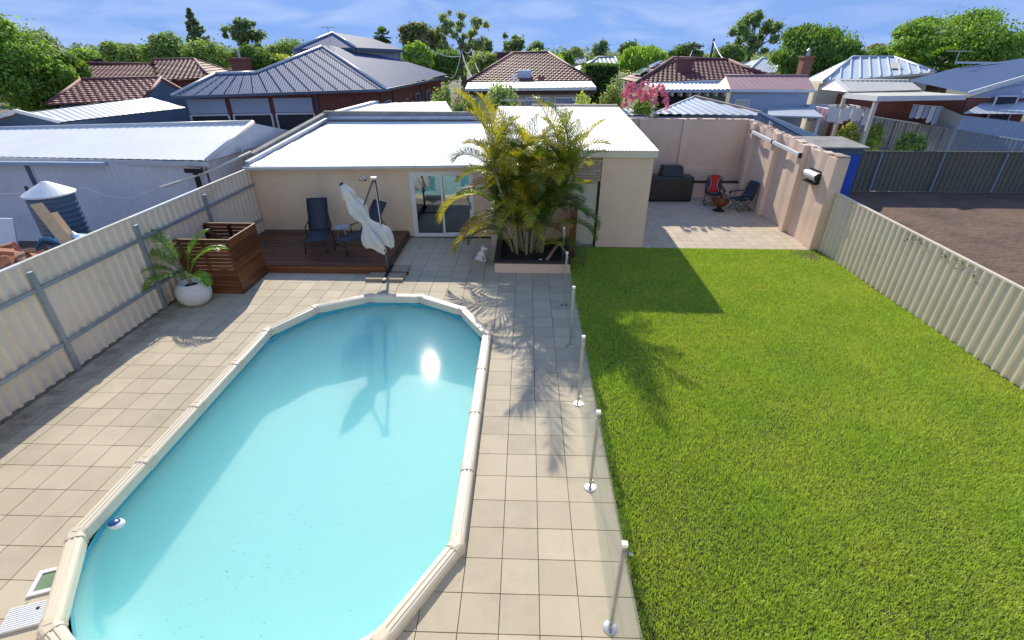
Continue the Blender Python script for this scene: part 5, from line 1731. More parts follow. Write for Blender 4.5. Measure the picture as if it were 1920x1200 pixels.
# ---- centre house, maroon tiles with a pale lean-to
chs = thing('maroon_tile_house', 'house with steep maroon tiled roof and pale lean-to behind the palm', 'house', (0, 34, 0))
k0, k1, k2, k3 = P(878, 154, y=30.5), P(1108, 151, y=30.5), P(1028, 100, y=36), P(962, 101, y=36)
tiled(chs, [k0, k1, k2, k3], maroon_m, course=.31, tw=.26)
k4, k5 = Vector((k1.x, 41.5, k1.z)), Vector((k0.x, 41.5, k0.z))
tiled(chs, [k1, k4, k2], maroon_m); tiled(chs, [k5, k0, k3], maroon_m); tiled(chs, [k4, k5, k3, k2], maroon_m)
ridge(chs, [k0, k3, k2, k1], ridge_m, .11)
l0, l1 = P(872, 166, y=27.6), P(1118, 164, y=27.6)
metal(chs, [l0, l1, k1+Vector((0, -.1, -.02)), k0+Vector((0, -.1, -.02))], whitepaint_m, pitch=.3)
eave_gutter(chs, l0, l1, white_m)
MB().bar(drop(l0, -.22)+Vector((0, .1, 0)), drop(l1, -.22)+Vector((0, .1, 0)), .06, .2).build('fascia', mat('brown_fascia', (.10, .05, .04), (.08, .04, .03)), chs)
wz0 = drop(l0, -.3)+Vector((.25, .3, 0)); wz1 = drop(l1, -.3)+Vector((-.25, .3, 0))
walls(chs, [wz0, wz1], creamwall_m)
shut = mat('blue_grey_shutter', (.24, .32, .40), (.2, .27, .34), rough=.5)
for u0_, u1_ in ((985, 1029), (1041, 1095)):
    a, b = P(u0_, 180, y=27.85), P(u1_, 180, y=27.85)
    w_ = rectwin(chs, a, b, 1.7, wz0.z-.12, shut, white_m, dy=.06)
    for k in range(14):
        p = a.lerp(b, (k+.5)/14)
        MB().b2(p.x-.03, p.x+.03, p.y-.15, p.y-.1, 1.72, wz0.z-.16).build('shutter_slat', palewall_m, w_)
cx = P(983, 141, y=31.2)
MB().box((cx.x, cx.y, cx.z+.02), (.75, .6, .5)).build('roof_cooler', palewall_m, chs, bevel=.05)
vp = P(963, 150, y=30.2)
MB().tube([drop(vp, -.3), drop(vp, .35)], .06, 8).build('vent_pipe', white_m, chs)
for u in (1012, 1018):
    p = P(u, 150, y=29.6)
    MB().lathe([(.08, 0), (.12, .12), (.05, .2)], 10, p).build('roof_vent', ridge_m, chs)
chimney(chs, P(943, 118, y=37), .7, .55, ridge_m, False)

# ---- right-hand tiled house with solar panels
r0_, r1_, r2_, r3_ = P(1196, 156, y=28.5), P(1432, 142, y=29.5), P(1366, 114, y=33.5), P(1262, 110, y=33.5)
rhs = thing('solar_tile_house', 'maroon tiled house with solar panels on its side slope', 'house', (10, 32, 0))
tiled(rhs, [r0_, r1_, r2_, r3_], maroon_m, course=.31, tw=.26)
r4_ = P(1163, 149, y=36)
tiled(rhs, [r4_, r0_, r3_], terra_m)
tiled(rhs, [r1_, P(1450, 141, y=36), r2_], maroon_m)
ridge(rhs, [r0_, r3_, r2_, r1_], ridge_m, .11)
solar_m = mat('solar_glass', (.16, .20, .26), (.13, .17, .22), rough=.12, coat=.6)
def onL(a, b, c_, s_, t): return (a+(b-a)*s_).lerp(c_, t)
nrm_ = (r0_-r4_).cross(r3_-r4_).normalized()
if nrm_.z < 0: nrm_ = -nrm_
for s0, s1_, t0, t1 in ((.30, .82, .17, .42), (.28, .80, .50, .74), ):
    pts = [onL(r4_, r0_, r3_, s0, t0), onL(r4_, r0_, r3_, s1_, t0), onL(r4_, r0_, r3_, s1_, t1), onL(r4_, r0_, r3_, s0, t1)]
    MB().slab([p+nrm_*.22 for p in pts], .05).build('solar_panel', solar_m, rhs)
chimney(rhs, P(1281, 128, y=31), .8, P(1281, 116, y=31).z-P(1281, 128, y=31).z+.1, maroon_m, False)
p = P(1267, 152, y=29)
MB().tube([p, Vector((p.x+.1, p.y+.6, P(1269, 108, y=29).z+.05))], .05, 8).build('vent_pipe', ridge_m, rhs)
t0_, t1_ = P(1222, 168, y=26.2), P(1372, 168, y=26.2)
t2_, t3_ = P(1374, 157, y=28.4), P(1205, 157, y=28.4)
metal(rhs, [t0_, t1_, t2_, t3_], whitepaint_m, pitch=.2, amp=.04, name='lean_to_roof')
eave_gutter(rhs, t0_, t1_, palewall_m, .16)
for k in range(9):
    p = t0_.lerp(t1_, (k+.5)/9)
    MB().b2(p.x-.05, p.x+.05, p.y+.1, p.y+.6, p.z-.3, p.z-.13).build('rafter_end', white_m, rhs)
walls(rhs, [drop(t0_, -.12)+Vector((.5, .9, 0)), drop(t0_.lerp(t1_, .5), -.12)+Vector((0, .9, 0))], iron_m)
walls(rhs, [drop(t0_.lerp(t1_, .5), -.12)+Vector((0, .6, 0)), drop(t1_, -.12)+Vector((0, .6, 0))], grn_m)
walls(rhs, [drop(r4_, -.1)+Vector((.3, 0, 0)), drop(r0_, -.1)+Vector((.3, .4, 0))], creamwall_m)
eave_gutter(rhs, r0_, t2_+Vector((0, 0, .2)), palewall_m, .14)

# ---- faded red roofed shed with pale blue wall
ps_ = thing('red_roof_shed', 'pale blue walled shed with a faded red steel roof', 'shed', (12, 27, 0))
m0, m1, m2, m3 = P(1370, 167, y=26), P(1528, 168, y=26), P(1514, 143, y=28), P(1361, 143, y=28)
metal(ps_, [m0, m1, m2, m3], pinkroof_m, pitch=.25, amp=.010)
m4 = P(1338, 167, y=27.6)
MB().slab([m4, m0, m3], .03).build('hip_end', mat('rust_red_sheet', (.28, .10, .09), (.22, .08, .07), rough=.6), ps_)
ridge(ps_, [m3, m2], pinkroof_m, .06)
walls(ps_, [drop(m0, -.05)+Vector((.15, .2, 0)), drop(m1, -.05)+Vector((-.15, .2, 0))], palewall_m)
eave_gutter(ps_, m0, m1, white_m)
a, b = P(1377, 195, y=26.1), P(1403, 195, y=26.1)
rectwin(ps_, a, b, 1.2, 2.9, cream_m, white_m, dy=.02)

# ---- silver roof behind the patio wall, and small roof
sr = thing('silver_roof_shed', 'low shed with a shallow galvanised roof behind the patio back wall', 'shed', (7, 22.5, 0))
n0, n1, n2 = P(1222, 214, y=20.4), P(1420, 214, y=20.6), P(1302, 181, y=24.5)
n3 = P(1425, 211, y=21.2)
metal(sr, [n0, n1, n3, n2], silver_m, along=Vector((1, .1, 0)), pitch=.35, amp=.03)
MB().bar(drop(n2, .03), drop(n3, .03), .14, .05).build('ridge_cap', mat('rusty_flashing', (.42, .33, .27), (.34, .26, .21), rough=.8), sr)
MB().bar(drop(n0, -.04), drop(n2, -.04), .06, .14).build('barge_board', white_m, sr)
walls(sr, [drop(n0, -.1)+Vector((.1, .1, 0)), drop(n1, -.1)+Vector((-.1, .1, 0))], bluegrey_m)
bs = MB().add([n1+Vector((.0, 0, 0)), n3, n3+Vector((3.4, -.6, -1.25)), n1+Vector((3.2, -1.2, -1.5))], [(0, 1, 2, 3)])
o_ = bs.build('side_roof', bluegrey_m, sr); o_.modifiers.new('thick', 'SOLIDIFY').thickness = .06
so2 = thing('small_lean_to', 'small grey lean-to roof just behind the white shed roof', 'lean-to', (4.3, 21.5, 0))
w0_, w1_, w2_, w3_ = P(1160, 216, y=20.6), P(1215, 216, y=20.6), P(1192, 204, y=22.4), P(1158, 204, y=22.4)
metal(so2, [w0_, w1_, w2_, w3_], silver_m, pitch=.2)
walls(so2, [drop(w0_, -.05), drop(w1_, -.05)], lavwall_m)

# ---- flat shed roof behind the garden room parapet
fs = thing('flat_roof_shed', 'shed with a flat patchy pale roof behind the garden room parapet', 'shed', (-4.5, 22.5, 0))
v0_, v1_, v2_, v3_ = P(612, 217, y=20.1), P(850, 211, y=20.1), P(836, 190, y=25), P(706, 192, y=24.6)
metal(fs, [v0_, v1_, v2_, v3_], mat('patchy_flat_roof', (.60, .61, .60), (.46, .48, .50), rough=.7, scale=1.3, fine=.2, fscale=5, stain=(.36, .37, .38), sstrength=.6, sscale=1.1), along=Vector((1, 0, 0)), pitch=.4, amp=.012)
MB().bar(drop(v0_, .03), drop(v3_, .03), .22, .1).build('roof_edge', white_m, fs)
walls(fs, [drop(v0_, -.1), drop(v3_, -.1)], brick_m)

# ---- white steel-roofed house on the right
wh = thing('white_roof_house', 'house with a pale ribbed steel hipped roof and brick chimney', 'house', (21, 36, 0))
x0_, x1_, x2_, x3_ = P(1545, 153, y=32), P(1752, 135, y=33.5), P(1676, 108, y=38), P(1598, 108, y=38)
pw = mat('pale_ribbed_roof', (.52, .60, .68), (.47, .54, .61), rough=.5, scale=.5)
metal(wh, [x0_, x1_, x2_, x3_], pw, pitch=.2, amp=.010)
x4_ = P(1506, 150, y=40)
metal(wh, [x4_, x0_, x3_], pw, pitch=.2, amp=.010)
metal(wh, [x1_, P(1765, 132, y=42), x2_], pw, pitch=.2, amp=.010)
ridge(wh, [x0_, x3_, x2_, x1_], flash_m, .09)
for k in range(11):
    t = (k+.5)/11
    p = x0_.lerp(x1_, t)
    tt = max(0, min(1, (t-.24)/.42))
    q = x3_.lerp(x2_, tt) if .24 < t < .66 else (x0_.lerp(x3_, t/.24) if t <= .24 else x1_.lerp(x2_, (1-t)/.34))
    MB().bar(drop(p, .05), drop(p.lerp(q, .97), .05), .07, .05).build('roof_rib', white_m, wh)
walls(wh, [drop(x4_, -.1), drop(x0_, -.1)+Vector((0, .3, 0)), drop(x1_, -.1)+Vector((0, .3, 0))], creamwall_m)
eave_gutter(wh, x4_, x0_, cream_m); eave_gutter(wh, x0_, x1_, cream_m)
cbk_ = mat('orange_brick', (.36, .17, .11), (.28, .13, .085), rough=.9, scale=6, fine=.25)
chimney(wh, P(1505, 140, y=33), .55, P(1505, 108, y=33).z-P(1505, 140, y=33).z, cbk_)
sp = [P(1667, 120, y=36.2), P(1683, 120, y=36.2), P(1688, 131, y=34.6), P(1668, 131, y=34.6)]
MB().slab([p+Vector((0, -.1, .1)) for p in sp], .04).build('roof_light', cream_m, wh)

# ---- verandah and brick house
vh = thing('verandah_house', 'brick house with a grey gabled roof and long cream verandah', 'house', (20, 27, 0))
y0_, y1_, y2_, y3_ = P(1702, 151, y=31.5), P(1815, 177, y=25.5), P(1990, 122, y=28.5), P(1792, 119, y=32.5)
metal(vh, [y0_, y1_, P(1935, 143, y=25.2), y3_+Vector((3, -1, 0.02)), y3_], greyroof_m, along=y1_-y0_, pitch=.3, amp=.010)
MB().bar(drop(y3_, .05), drop(P(1935, 121, y=30.5), .05), .16, .1).build('ridge_cap', white_m, vh)
gz0, gz1 = P(1815, 178, y=25.45), P(1935, 143, y=25.15)
MB().bar(drop(gz0, .06), drop(gz1, .06), .1, .16).build('barge_board', white_m, vh)
MB().add([gz0+Vector((.1, .1, -.1)), Vector((gz1.x, gz1.y+.1, gz0.z-.1)), gz1+Vector((0, .1, -.1))], [(0, 1, 2)]).build('gable', palewall_m, vh)
walls(vh, [Vector((gz0.x+.15, gz0.y+.15, gz0.z-.12)), Vector((gz1.x+.5, gz1.y+.15, gz0.z-.12))], brick_m)
walls(vh, [P(1560, 175, y=33), Vector((gz0.x+.15, gz0.y+.15, gz0.z-.12))], brick_m)
wa = P(1860, 193, y=25.2); wb = P(1900, 193, y=25.2)
rectwin(vh, wa, wb, 1.6, wa.z+.3, darkvoid_m, white_m, dy=.1)
# cream gable roof over the verandah
vg0, vg1, vg2, vg3 = P(1592, 172, y=26.2), P(1728, 170, y=27.5), P(1703, 149, y=29.5), P(1567, 149, y=28.6)
metal(vh, [vg0, vg1, vg2, vg3], cream_m, pitch=.25, amp=.010)
vg4 = P(1538, 167, y=29)
MB().slab([vg4, vg0, vg3], .04).build('lattice_gable', white_m, vh)
MB().bar(vg0, vg3, .1, .12).build('barge_board', white_m, vh); MB().bar(vg4, vg3, .1, .12).build('barge_board', white_m, vh)
for k in range(15):
    a = vg3.lerp(vg2, (k+.25)/15.5)-Vector((0, .35, .17)); b = vg3.lerp(vg2, (k+.78)/15.5)-Vector((0, .35, .17))
    MB().bar(drop(a, .12), drop(b, .12), .22, .05).build('clear_sheet', bluegrey_m, vh)
vf0, vf1, vf2, vf3 = P(1586, 175, y=25.6), P(1648, 180, y=22.6), P(1812, 178, y=24.6), P(1722, 171, y=28.5)
MB().slab([vf0, vf1, vf2, vf3], .05).build('verandah_roof', cream_m, vh)
for a, b in ((vf0, vf1), (vf1, vf2)):
    MB().bar(drop(a, -.1), drop(b, -.1), .08, .2).build('verandah_beam', white_m, vh)
for u, v, yy in ((1532, 168, 29), (1588, 176, 25.6), (1648, 183, 22.7)):
    p = P(u, v, y=yy)
    MB().b2(p.x-.07, p.x+.07, p.y-.07+.1, p.y+.07+.1, 0, p.z-.05).build('verandah_post', cream_m, vh)
antenna('television antenna on a leaning mast above the grey gabled roof', P(1790, 121, y=32), P(1790, 97, y=32).z-P(1790, 121, y=32).z+.05, 6, 1.0, .3)
# washing under the verandah
wl = thing('verandah_washing', 'white and pale blue washing hung under the cream verandah', 'washing', (18.5, 24.8, 0))
wa0, wb0 = P(1712, 196, y=24.4), P(1768, 200, y=25.0)
MB().tube([wa0, wb0], .012, 5).build('line', white_m, wl)
for k in range(5):
    a, b = wa0.lerp(wb0, k/5+.01), wa0.lerp(wb0, (k+1)/5-.01)
    hh = random.uniform(.5, .75)
    q = MB()
    for i in range(5):
        p = a.lerp(b, i/4); w_ = .03*math.sin(i*2.2+k)
        q.v += [tuple(p), (p.x+w_, p.y+w_, p.z-hh*(1+.08*math.sin(i)))]
    for i in range(4): q.f.append((2*i, 2*i+1, 2*i+3, 2*i+2))
    q.build('garment', white_m if k % 2 else palewall_m, wl, smooth=True)

# ---- pale corrugated shed at the right edge
es = thing('pale_blue_shed', 'pale blue corrugated shed with a grey skillion roof', 'shed', (21, 24.5, 0))
z0_, z1_ = P(1806, 213, y=24.2), P(1975, 232, y=23.4)
z2_, z3_ = P(1975, 176, y=26), P(1850, 200, y=26)
metal(es, [z0_, z1_, z2_+Vector((.5, 0, 0)), z3_+Vector((1.2, 1, .2))], silver_m, along=Vector(z1_)-Vector(z0_), pitch=.25)
a, b = drop(z0_, -.08)+Vector((.1, .15, 0)), drop(z1_, -.08)+Vector((0, .15, 0))
corr(MB(), [(a.x, a.y, 0), (b.x, b.y, 0), b, a], b-a, .2, .03).build('wall_sheet', palewall_m, es)
corr(MB(), [(a.x, a.y, 0), (a.x+.6, a.y+2.5, 0), (a.x+.6, a.y+2.5, a.z+.2), a], Vector((.2, 1, 0)), .2, .03).build('wall_sheet', palewall_m, es)

# ---- neighbour fences on the right
nf = thing('blue_grey_fence', 'long blue-grey ribbed fence running behind the gravel yard', 'fence', (19, 27, 0))
fa, fb_ = P(1500, 197, z=1.8), P(1990, 276, z=1.8)
fa, fb_ = Vector((fa.x, min(fa.y, 36), 1.8)), Vector((fb_.x, fb_.y, 1.8))
npan = 22
for k in range(npan):
    a, b = fa.lerp(fb_, k/npan), fa.lerp(fb_, (k+1)/npan)
    corr(MB(), [(a.x, a.y, 0), (b.x, b.y, 0), b, a], b-a, .2, .035, 'trap').build('panel', fenceb_m, nf)
MB().bar(drop(fa, .02), drop(fb_, .02), .06, .05).build('capping', fenceb_m, nf)
of = thing('olive_fence', 'dark olive ribbed fence behind the bare dirt lot', 'fence', (16, 20.3, 0))
xa = 11.9
while xa < 24:
    corr(MB(), [(xa, 20.28, 0), (xa+.8, 20.28, 0), (xa+.8, 20.28, 1.52), (xa, 20.28, 1.52)], (1, 0, 0), .2, .04, 'trap').build('panel', fenced_m, of)
    xa += .802
MB().bar((11.9, 20.26, 1.535), (24, 20.26, 1.56), .06, .04).build('capping', fenced_m, of)
for x in (13.9, 16.3, 18.7):
    MB().b2(x-.03, x+.03, 20.17, 20.24, 0, 1.5).build('post', fenceb_m, of)
# blue tarp covered frame beside the end of the patio wall
bt = thing('tarp_shelter', 'bright blue tarpaulin shelter with grey roof beyond the patio side wall', 'shelter', (10, 17, 0))
MB().b2(9.3, 11.12, 17.1, 18.5, 0, 1.95).build('tarp_side', tarp_m, bt)
MB().slab([(9.2, 17.0, 2.2), (11.25, 17.0, 2.2), (11.25, 18.7, 2.3), (9.2, 18.7, 2.3)], .05).build('shelter_roof', concrete_m, bt)
MB().b2(9.28, 11.14, 17.08, 18.52, 1.96, 2.14).build('shelter_band', bluegrey_m, bt)
hs = thing('hoist_roof', 'low grey carport roof behind the silver-roofed shed', 'carport', (12, 25, 0))
MB().slab([P(1440, 216, y=23), P(1545, 219, y=22.4), P(1520, 200, y=26), P(1440, 203, y=26)], .06).build('carport_roof', silver_m, hs)
for u in (1450, 1538):
    p = P(u, 217, y=22.9)
    MB().b2(p.x-.06, p.x+.06, p.y, p.y+.12, 0, p.z-.08).build('carport_post', white_m, hs)
# rotary clothesline with washing
rc_ = thing('rotary_clothesline', 'rotary clothesline hung with white and pink washing in the gravel yard', 'clothesline', (14.2, 25, 0))
cc = P(1572, 205, y=25)
MB().tube([(cc.x, cc.y, 0), (cc.x, cc.y, cc.z)], .035, 8).build('pole', steel_m, rc_)
cols_ = [white_m, mat('pink_cloth', (.62, .40, .46), (.55, .34, .4), rough=.9), white_m, mat('lilac_cloth', (.48, .46, .62), (.4, .4, .55), rough=.9), white_m]
for k in range(4):
    a = R(45+90*k)
    e = cc+Vector((1.5*math.cos(a), 1.5*math.sin(a), .12))
    MB().tube([cc, e], .02, 6).build('arm', steel_m, rc_)
    a2_ = R(135+90*k)
    for rr_ in (.65, 1.0):
        p, q = cc+(e-cc)*rr_, cc+(Vector((1.5*math.cos(a2_), 1.5*math.sin(a2_), .12)))*rr_
        MB().tube([p, q], .006, 4).build('line', white_m, rc_)
        for j in range(4):
            s0, s1_ = p.lerp(q, j/4+.02), p.lerp(q, (j+1)/4-.02)
            hh = random.uniform(.35, .75)
            g_ = MB()
            for i in range(4):
                t = s0.lerp(s1_, i/3); w_ = .03*math.sin(i*2+j)
                g_.v += [tuple(t), (t.x+w_, t.y+w_, t.z-hh)]
            for i in range(3): g_.f.append((2*i, 2*i+1, 2*i+3, 2*i+2))
            g_.build('garment', random.choice(cols_), rc_, smooth=True)

# ---- green-grey roofs in the distance
for u0_, v0_, u1_, v1_, yy, m_, lb_ in ((1066, 118, 1102, 110, 58, greyroof_m, 'distant grey house roof between the trees beyond the maroon roof'), (1085, 133, 1165, 108, 48, greenroof_m, 'grey-green house roof behind the dark clipped hedge'), (1400, 135, 1462, 110, 46, silver_m, 'small pale hipped roof between the maroon house and the willow')):
    t = thing('distant_house', lb_, 'house', P((u0_+u1_)/2, v0_, y=yy))
    a, b = P(u0_, v0_+2, y=yy), P(u1_, v0_, y=yy)
    um = (u0_+u1_)/2
    c_, d = P(um+ (u1_-u0_)*.35, v1_, y=yy+5), P(um-(u1_-u0_)*.05, v1_, y=yy+5)
    metal(t, [a, b, c_, d], m_, pitch=.4, amp=.04)
    MB().add([a, d, a+Vector((0, 9, 0))], [(0, 1, 2)]).add([b, b+Vector((0, 9, 0)), c_], [(0, 1, 2)]).build('roof_plane', m_, t)
    ridge(t, [a, d, c_, b], m_, .1)
    walls(t, [drop(a, -.05)+Vector((.2, .2, 0)), drop(b, -.05)+Vector((-.2, .2, 0))], creamwall_m)

# ---- power poles and wires
pole_m = mat('power_pole', (.13, .10, .08), (.09, .07, .055), rough=.9)
def power_pole(label, u, vtop, yy, cross=True):
    p = P(u, vtop, y=yy)
    t = thing('power_pole', label, 'power pole', (p.x, p.y, 0))
    MB().tube([(p.x, p.y, 0), p], [.13, .075], 8).build('pole', pole_m, t)
    if cross:
        for dz in (.3, 1.1):
            MB().bar((p.x-.9, p.y, p.z-dz), (p.x+.9, p.y, p.z-dz), .1, .1).build('crossarm', pole_m, t)
        for dx_ in (-.8, -.4, .4, .8):
            MB().lathe([(.04, 0), (.05, .1), (.03, .16)], 8, (p.x+dx_, p.y, p.z-.24)).build('insulator', white_m, t)
    return p
pA = power_pole('steel-stayed power pole beside the grey hall', 864, 78, 40, False)
pB = power_pole('dark power pole behind the maroon tiled roof', 884, 85, 62, False)
pC = power_pole('power pole with crossarms above the maroon roof ridge', 1301, 79, 48)
pD = power_pole('power pole with stay wires beside the crossarm pole', 1339, 72, 46, False)
wire_m = mat('service_wire', (.62, .62, .60), (.55, .55, .53), rough=.6)
def wire(lb_, a, b, sag):
    pts = []
    for i in range(13):
        t = i/12
        p = Vector(a).lerp(Vector(b), t); p.z -= sag*4*t*(1-t)
        pts.append(p)
    tag(MB().tube(pts, .028, 4).build('overhead_wire', wire_m), lb_, 'wire')
wire('overhead wire from the stayed pole to the hall roof corner', drop(pA, -.6), P(840, 143, y=37), .7)
wire('overhead wire from the stayed pole down to the maroon roof', drop(pA, -.5), P(888, 146, y=31), .3)
wire('overhead wire between the stayed pole and the dark pole', drop(pA, -.4), drop(pB, -.3), .4)
wire('overhead wire from the dark pole to the maroon roof edge', drop(pB, -.3), P(905, 142, y=32), .5)
wire('overhead wire from the stayed pole off past the hall', drop(pA, -.9), P(800, 87, y=44), .3)
wire('overhead wire linking the crossarm pole and its neighbour', drop(pC, -.3), drop(pD, -.3), .4)
wire('stay wire from the pole beside the crossarm pole to the ridge', drop(pD, -.2), P(1358, 113, y=36), .1)
wire('overhead wire from the crossarm pole to the solar house', drop(pC, -.6), P(1280, 112, y=36), .4)
wire('long overhead wire towards the pale hipped roof', drop(pD, -.8), P(1445, 118, y=50), .6)
antenna('television antenna behind the palm on the garden shed', P(975, 190, y=20.3)-Vector((0, 0, .4)), .45, 8, 1.4, .1)

# ================================================================== TREES AND SHRUBS
def fol(name, c1, c2, tr=.36, isl=.35, **k):
    c1, c2 = tuple(x*1.7 for x in c1), tuple(x*1.7 for x in c2)
    return mat(name, c1, c2, rough=.65, scale=.55, island=isl, transl=tr, tcol=(1.5, 1.6, .55), fine=.2, fscale=1.2, **k)
L_dark = fol('foliage_dark', (0.056, 0.096, 0.022), (0.088, 0.136, 0.029))
L_mid = fol('foliage_mid', (0.088, 0.152, 0.026), (0.136, 0.208, 0.032))
L_lite = fol('foliage_light', (0.16, 0.256, 0.035), (0.224, 0.32, 0.048))
L_olive = fol('foliage_olive', (0.16, 0.192, 0.072), (0.224, 0.248, 0.096))
L_gum = fol('foliage_gum', (0.12, 0.16, 0.088), (0.176, 0.208, 0.12))
L_grey = fol('foliage_silver', (0.256, 0.304, 0.176), (0.352, 0.4, 0.24))
L_brown = fol('foliage_bronze', (0.144, 0.12, 0.064), (0.208, 0.176, 0.088))
L_yel = fol('foliage_yellow', (0.272, 0.304, 0.048), (0.352, 0.352, 0.064))
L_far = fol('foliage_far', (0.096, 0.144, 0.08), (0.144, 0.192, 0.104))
L_pink = fol('blossom_pink', (.40, .10, .21), (.50, .20, .30), tr=.2)
L_lilac = fol('blossom_lilac', (.55, .42, .50), (.62, .5, .58), tr=.2)
L_bloomw = fol('blossom_white', (.5, .5, .42), (.6, .58, .5), tr=.2)

def leaf_cloud(blobs, n, size, seed, shell=.55, droop=0., aspect=.55, jit=.10):
    """blobs: (cx,cy,cz,rx,ry,rz). Leaves lie through each blob's outer shell."""
    r = np.random.default_rng(seed)
    B_ = np.array(blobs, float)
    vol = (B_[:, 3]*B_[:, 5])
    idx = r.choice(len(B_), n, p=vol/vol.sum())
    b = B_[idx]
    d = r.normal(size=(n, 3)); d /= np.linalg.norm(d, axis=1)[:, None]
    rad_ = (shell+(1-shell)*r.random(n)**.6)*(1+jit*r.normal(size=n))
    c_ = b[:, :3]+d*rad_[:, None]*b[:, 3:6]
    nrm = d+.75*r.normal(size=(n, 3)); nrm[:, 2] += .35
    nrm /= np.linalg.norm(nrm, axis=1)[:, None]
    a = np.cross(nrm, r.normal(size=(n, 3)))
    if droop: a = a*(1-droop)+np.array([0, 0, -1.])*droop*2
    a /= np.linalg.norm(a, axis=1)[:, None]
    t = np.cross(nrm, a); t /= np.linalg.norm(t, axis=1)[:, None]
    s_ = size*r.uniform(.6, 1.35, n)[:, None]
    V = np.empty((n, 4, 3))
    V[:, 0] = c_-a*s_*.5
    V[:, 1] = c_+t*s_*aspect*.5
    V[:, 2] = c_+a*s_*.5
    V[:, 3] = c_-t*s_*aspect*.5
    return V.reshape(-1, 3), np.arange(n*4).reshape(-1, 4)

tree_no = [0]
def tree(name, label, cat, u0, u1, v0, v1, yy, m, lobes=9, dens=1.0, size=None, trunk=True, group=None, lobe_r=(.30, .48), flat=.85, m2=None, seed=None, droop=0., shell=.55, ground=False, airy=False):
    """crown fills the pixel box u0..u1, v0..v1 seen at depth yy"""
    tree_no[0] += 1
    sd = seed or tree_no[0]*17
    r = random.Random(sd)
    a, b = P(u0, (v0+v1)/2, y=yy), P(u1, (v0+v1)/2, y=yy)
    zt, zb = P((u0+u1)/2, v0, y=yy).z, P((u0+u1)/2, v1, y=yy).z
    if ground: zb = max(0.05, min(zb, .4))
    cx, W_ = (a.x+b.x)/2, (b.x-a.x)/2
    Hh = (zt-zb)/2
    cz = (zt+zb)/2
    blobs = []
    for k in range(lobes):
        for _ in range(30):
            x, y, z = r.uniform(-1, 1), r.uniform(-1, 1), r.uniform(-1, 1)
            if x*x+y*y+z*z < 1: break
        q = r.uniform(*lobe_r)
        rx = W_*q; rz = Hh*q*(flat*1.2)
        rz = max(rz, .35*rx) if not airy else rz
        blobs.append((cx+x*(W_-rx)*1.12, yy+y*(W_-rx)*.8, cz+z*max(.05, Hh-rz)*1.12, rx, rx*.9, min(rz, Hh)))
    if not airy: blobs.append((cx, yy, cz-.06*Hh, W_*.82, W_*.7, Hh*.86))
    px_w, px_h = (u1-u0)*.533, (v1-v0)*.533
    if ground: px_h = max(px_h, 20)
    n = int(max(500, px_w*px_h*2.6*dens))
    n = min(n, 30000)
    size = size or max(.16, yy*.0055)
    t = thing(name, label, cat, (cx, yy, 0), group=group)
    if trunk:
        tm = MB()
        tr_ = max(.10, W_*.07)
        top = Vector((cx+r.uniform(-.1, .1)*W_, yy, cz))
        tm.tube([(cx, yy, -.1), (cx+r.uniform(-.05, .05)*W_, yy, max(.3, zb)), top], [tr_*1.3, tr_, tr_*.55], 8)
        tm.build('trunk', bark_m, t, smooth=True)
        for k in range(min(7, lobes)):
            bl = blobs[k]
            s0 = Vector((cx, yy, max(.3, zb*.8+cz*.2)))
            e_ = Vector(bl[:3])
            MB().tube([s0, s0.lerp(e_, .5)+Vector((0, 0, .12*Hh)), e_+Vector((0, 0, bl[5]*.3))], [tr_*.55, tr_*.38, tr_*.12], 6).build('limb', bark_m, t, smooth=True)
    org = Vector((cx, yy, 0))
    parts = [(m, n)] if not m2 else [(m, int(n*.62)), (m2, int(n*.38))]
    for i, (mm, nn) in enumerate(parts):
        V, Fc = leaf_cloud(blobs, nn, size, sd+i*991, shell=.15 if airy else shell, droop=droop, jit=.38 if airy else .12)
        V = V-np.array(org)
        V[:, 2] = np.maximum(V[:, 2], .0)
        me = np_mesh('crown', V, Fc, mm)
        o = bpy.data.objects.new('crown', me); col.objects.link(o); o.parent = t
    return t

T = tree
T('leafy_tree', 'big dense green tree beside the red tiled house', 'tree', -70, 120, 18, 215, 27, L_mid, 26, 1.5, size=.20, m2=L_lite, lobe_r=(.18, .34))
T('leafy_tree', 'dark green tree in front of the red tile ridge', 'tree', 40, 168, 75, 215, 28.5, L_mid, 18, 1.5, size=.19, m2=L_dark, lobe_r=(.2, .36))
T('gum_tree', 'pale gum tree peeking over the big dense green tree', 'tree', 32, 110, 47, 110, 60, L_gum, 8, .8)
T('leafy_tree', 'low rounded tree between the big tree and the red ridge', 'tree', 118, 205, 88, 140, 46, L_mid, 10, 1.2, m2=L_lite)
T('leafy_tree', 'grey-green rounded tree behind the red tile ridge', 'tree', 186, 270, 72, 140, 44, L_olive, 12, 1.2, m2=L_mid)
T('leafy_tree', 'wide domed tree with pale tops behind the red roof', 'tree', 258, 372, 60, 148, 40, L_mid, 16, 1.3, m2=L_olive, lobe_r=(.25, .42))
T('leafy_tree', 'second dome of the wide tree beside the brick chimney', 'tree', 335, 446, 66, 148, 39.5, L_mid, 16, 1.3, m2=L_olive, lobe_r=(.25, .42))
T('gum_tree', 'tall dark gum tree standing behind the brick chimney', 'tree', 418, 497, 28, 100, 62, L_gum, 26, 1.1, airy=True, lobe_r=(.12, .26), m2=L_dark)
T('leafy_tree', 'dense dark green tree beside the brick chimney', 'tree', 432, 522, 78, 148, 41, L_dark, 14, 1.4, m2=L_mid)
T('leafy_tree', 'olive green tree behind the hall clerestory', 'tree', 502, 592, 65, 125, 50, L_mid, 12, 1.2, m2=L_olive)
T('yellow_bush', 'small yellowing bush at the hall roof edge', 'shrub', 505, 560, 98, 135, 42, L_yel, 8, 1)
T('fig_tree', 'dark bronze fig tree beside the fan palm', 'tree', 742, 832, 34, 110, 70, L_brown, 16, 1.2, m2=L_dark, lobe_r=(.2, .36))
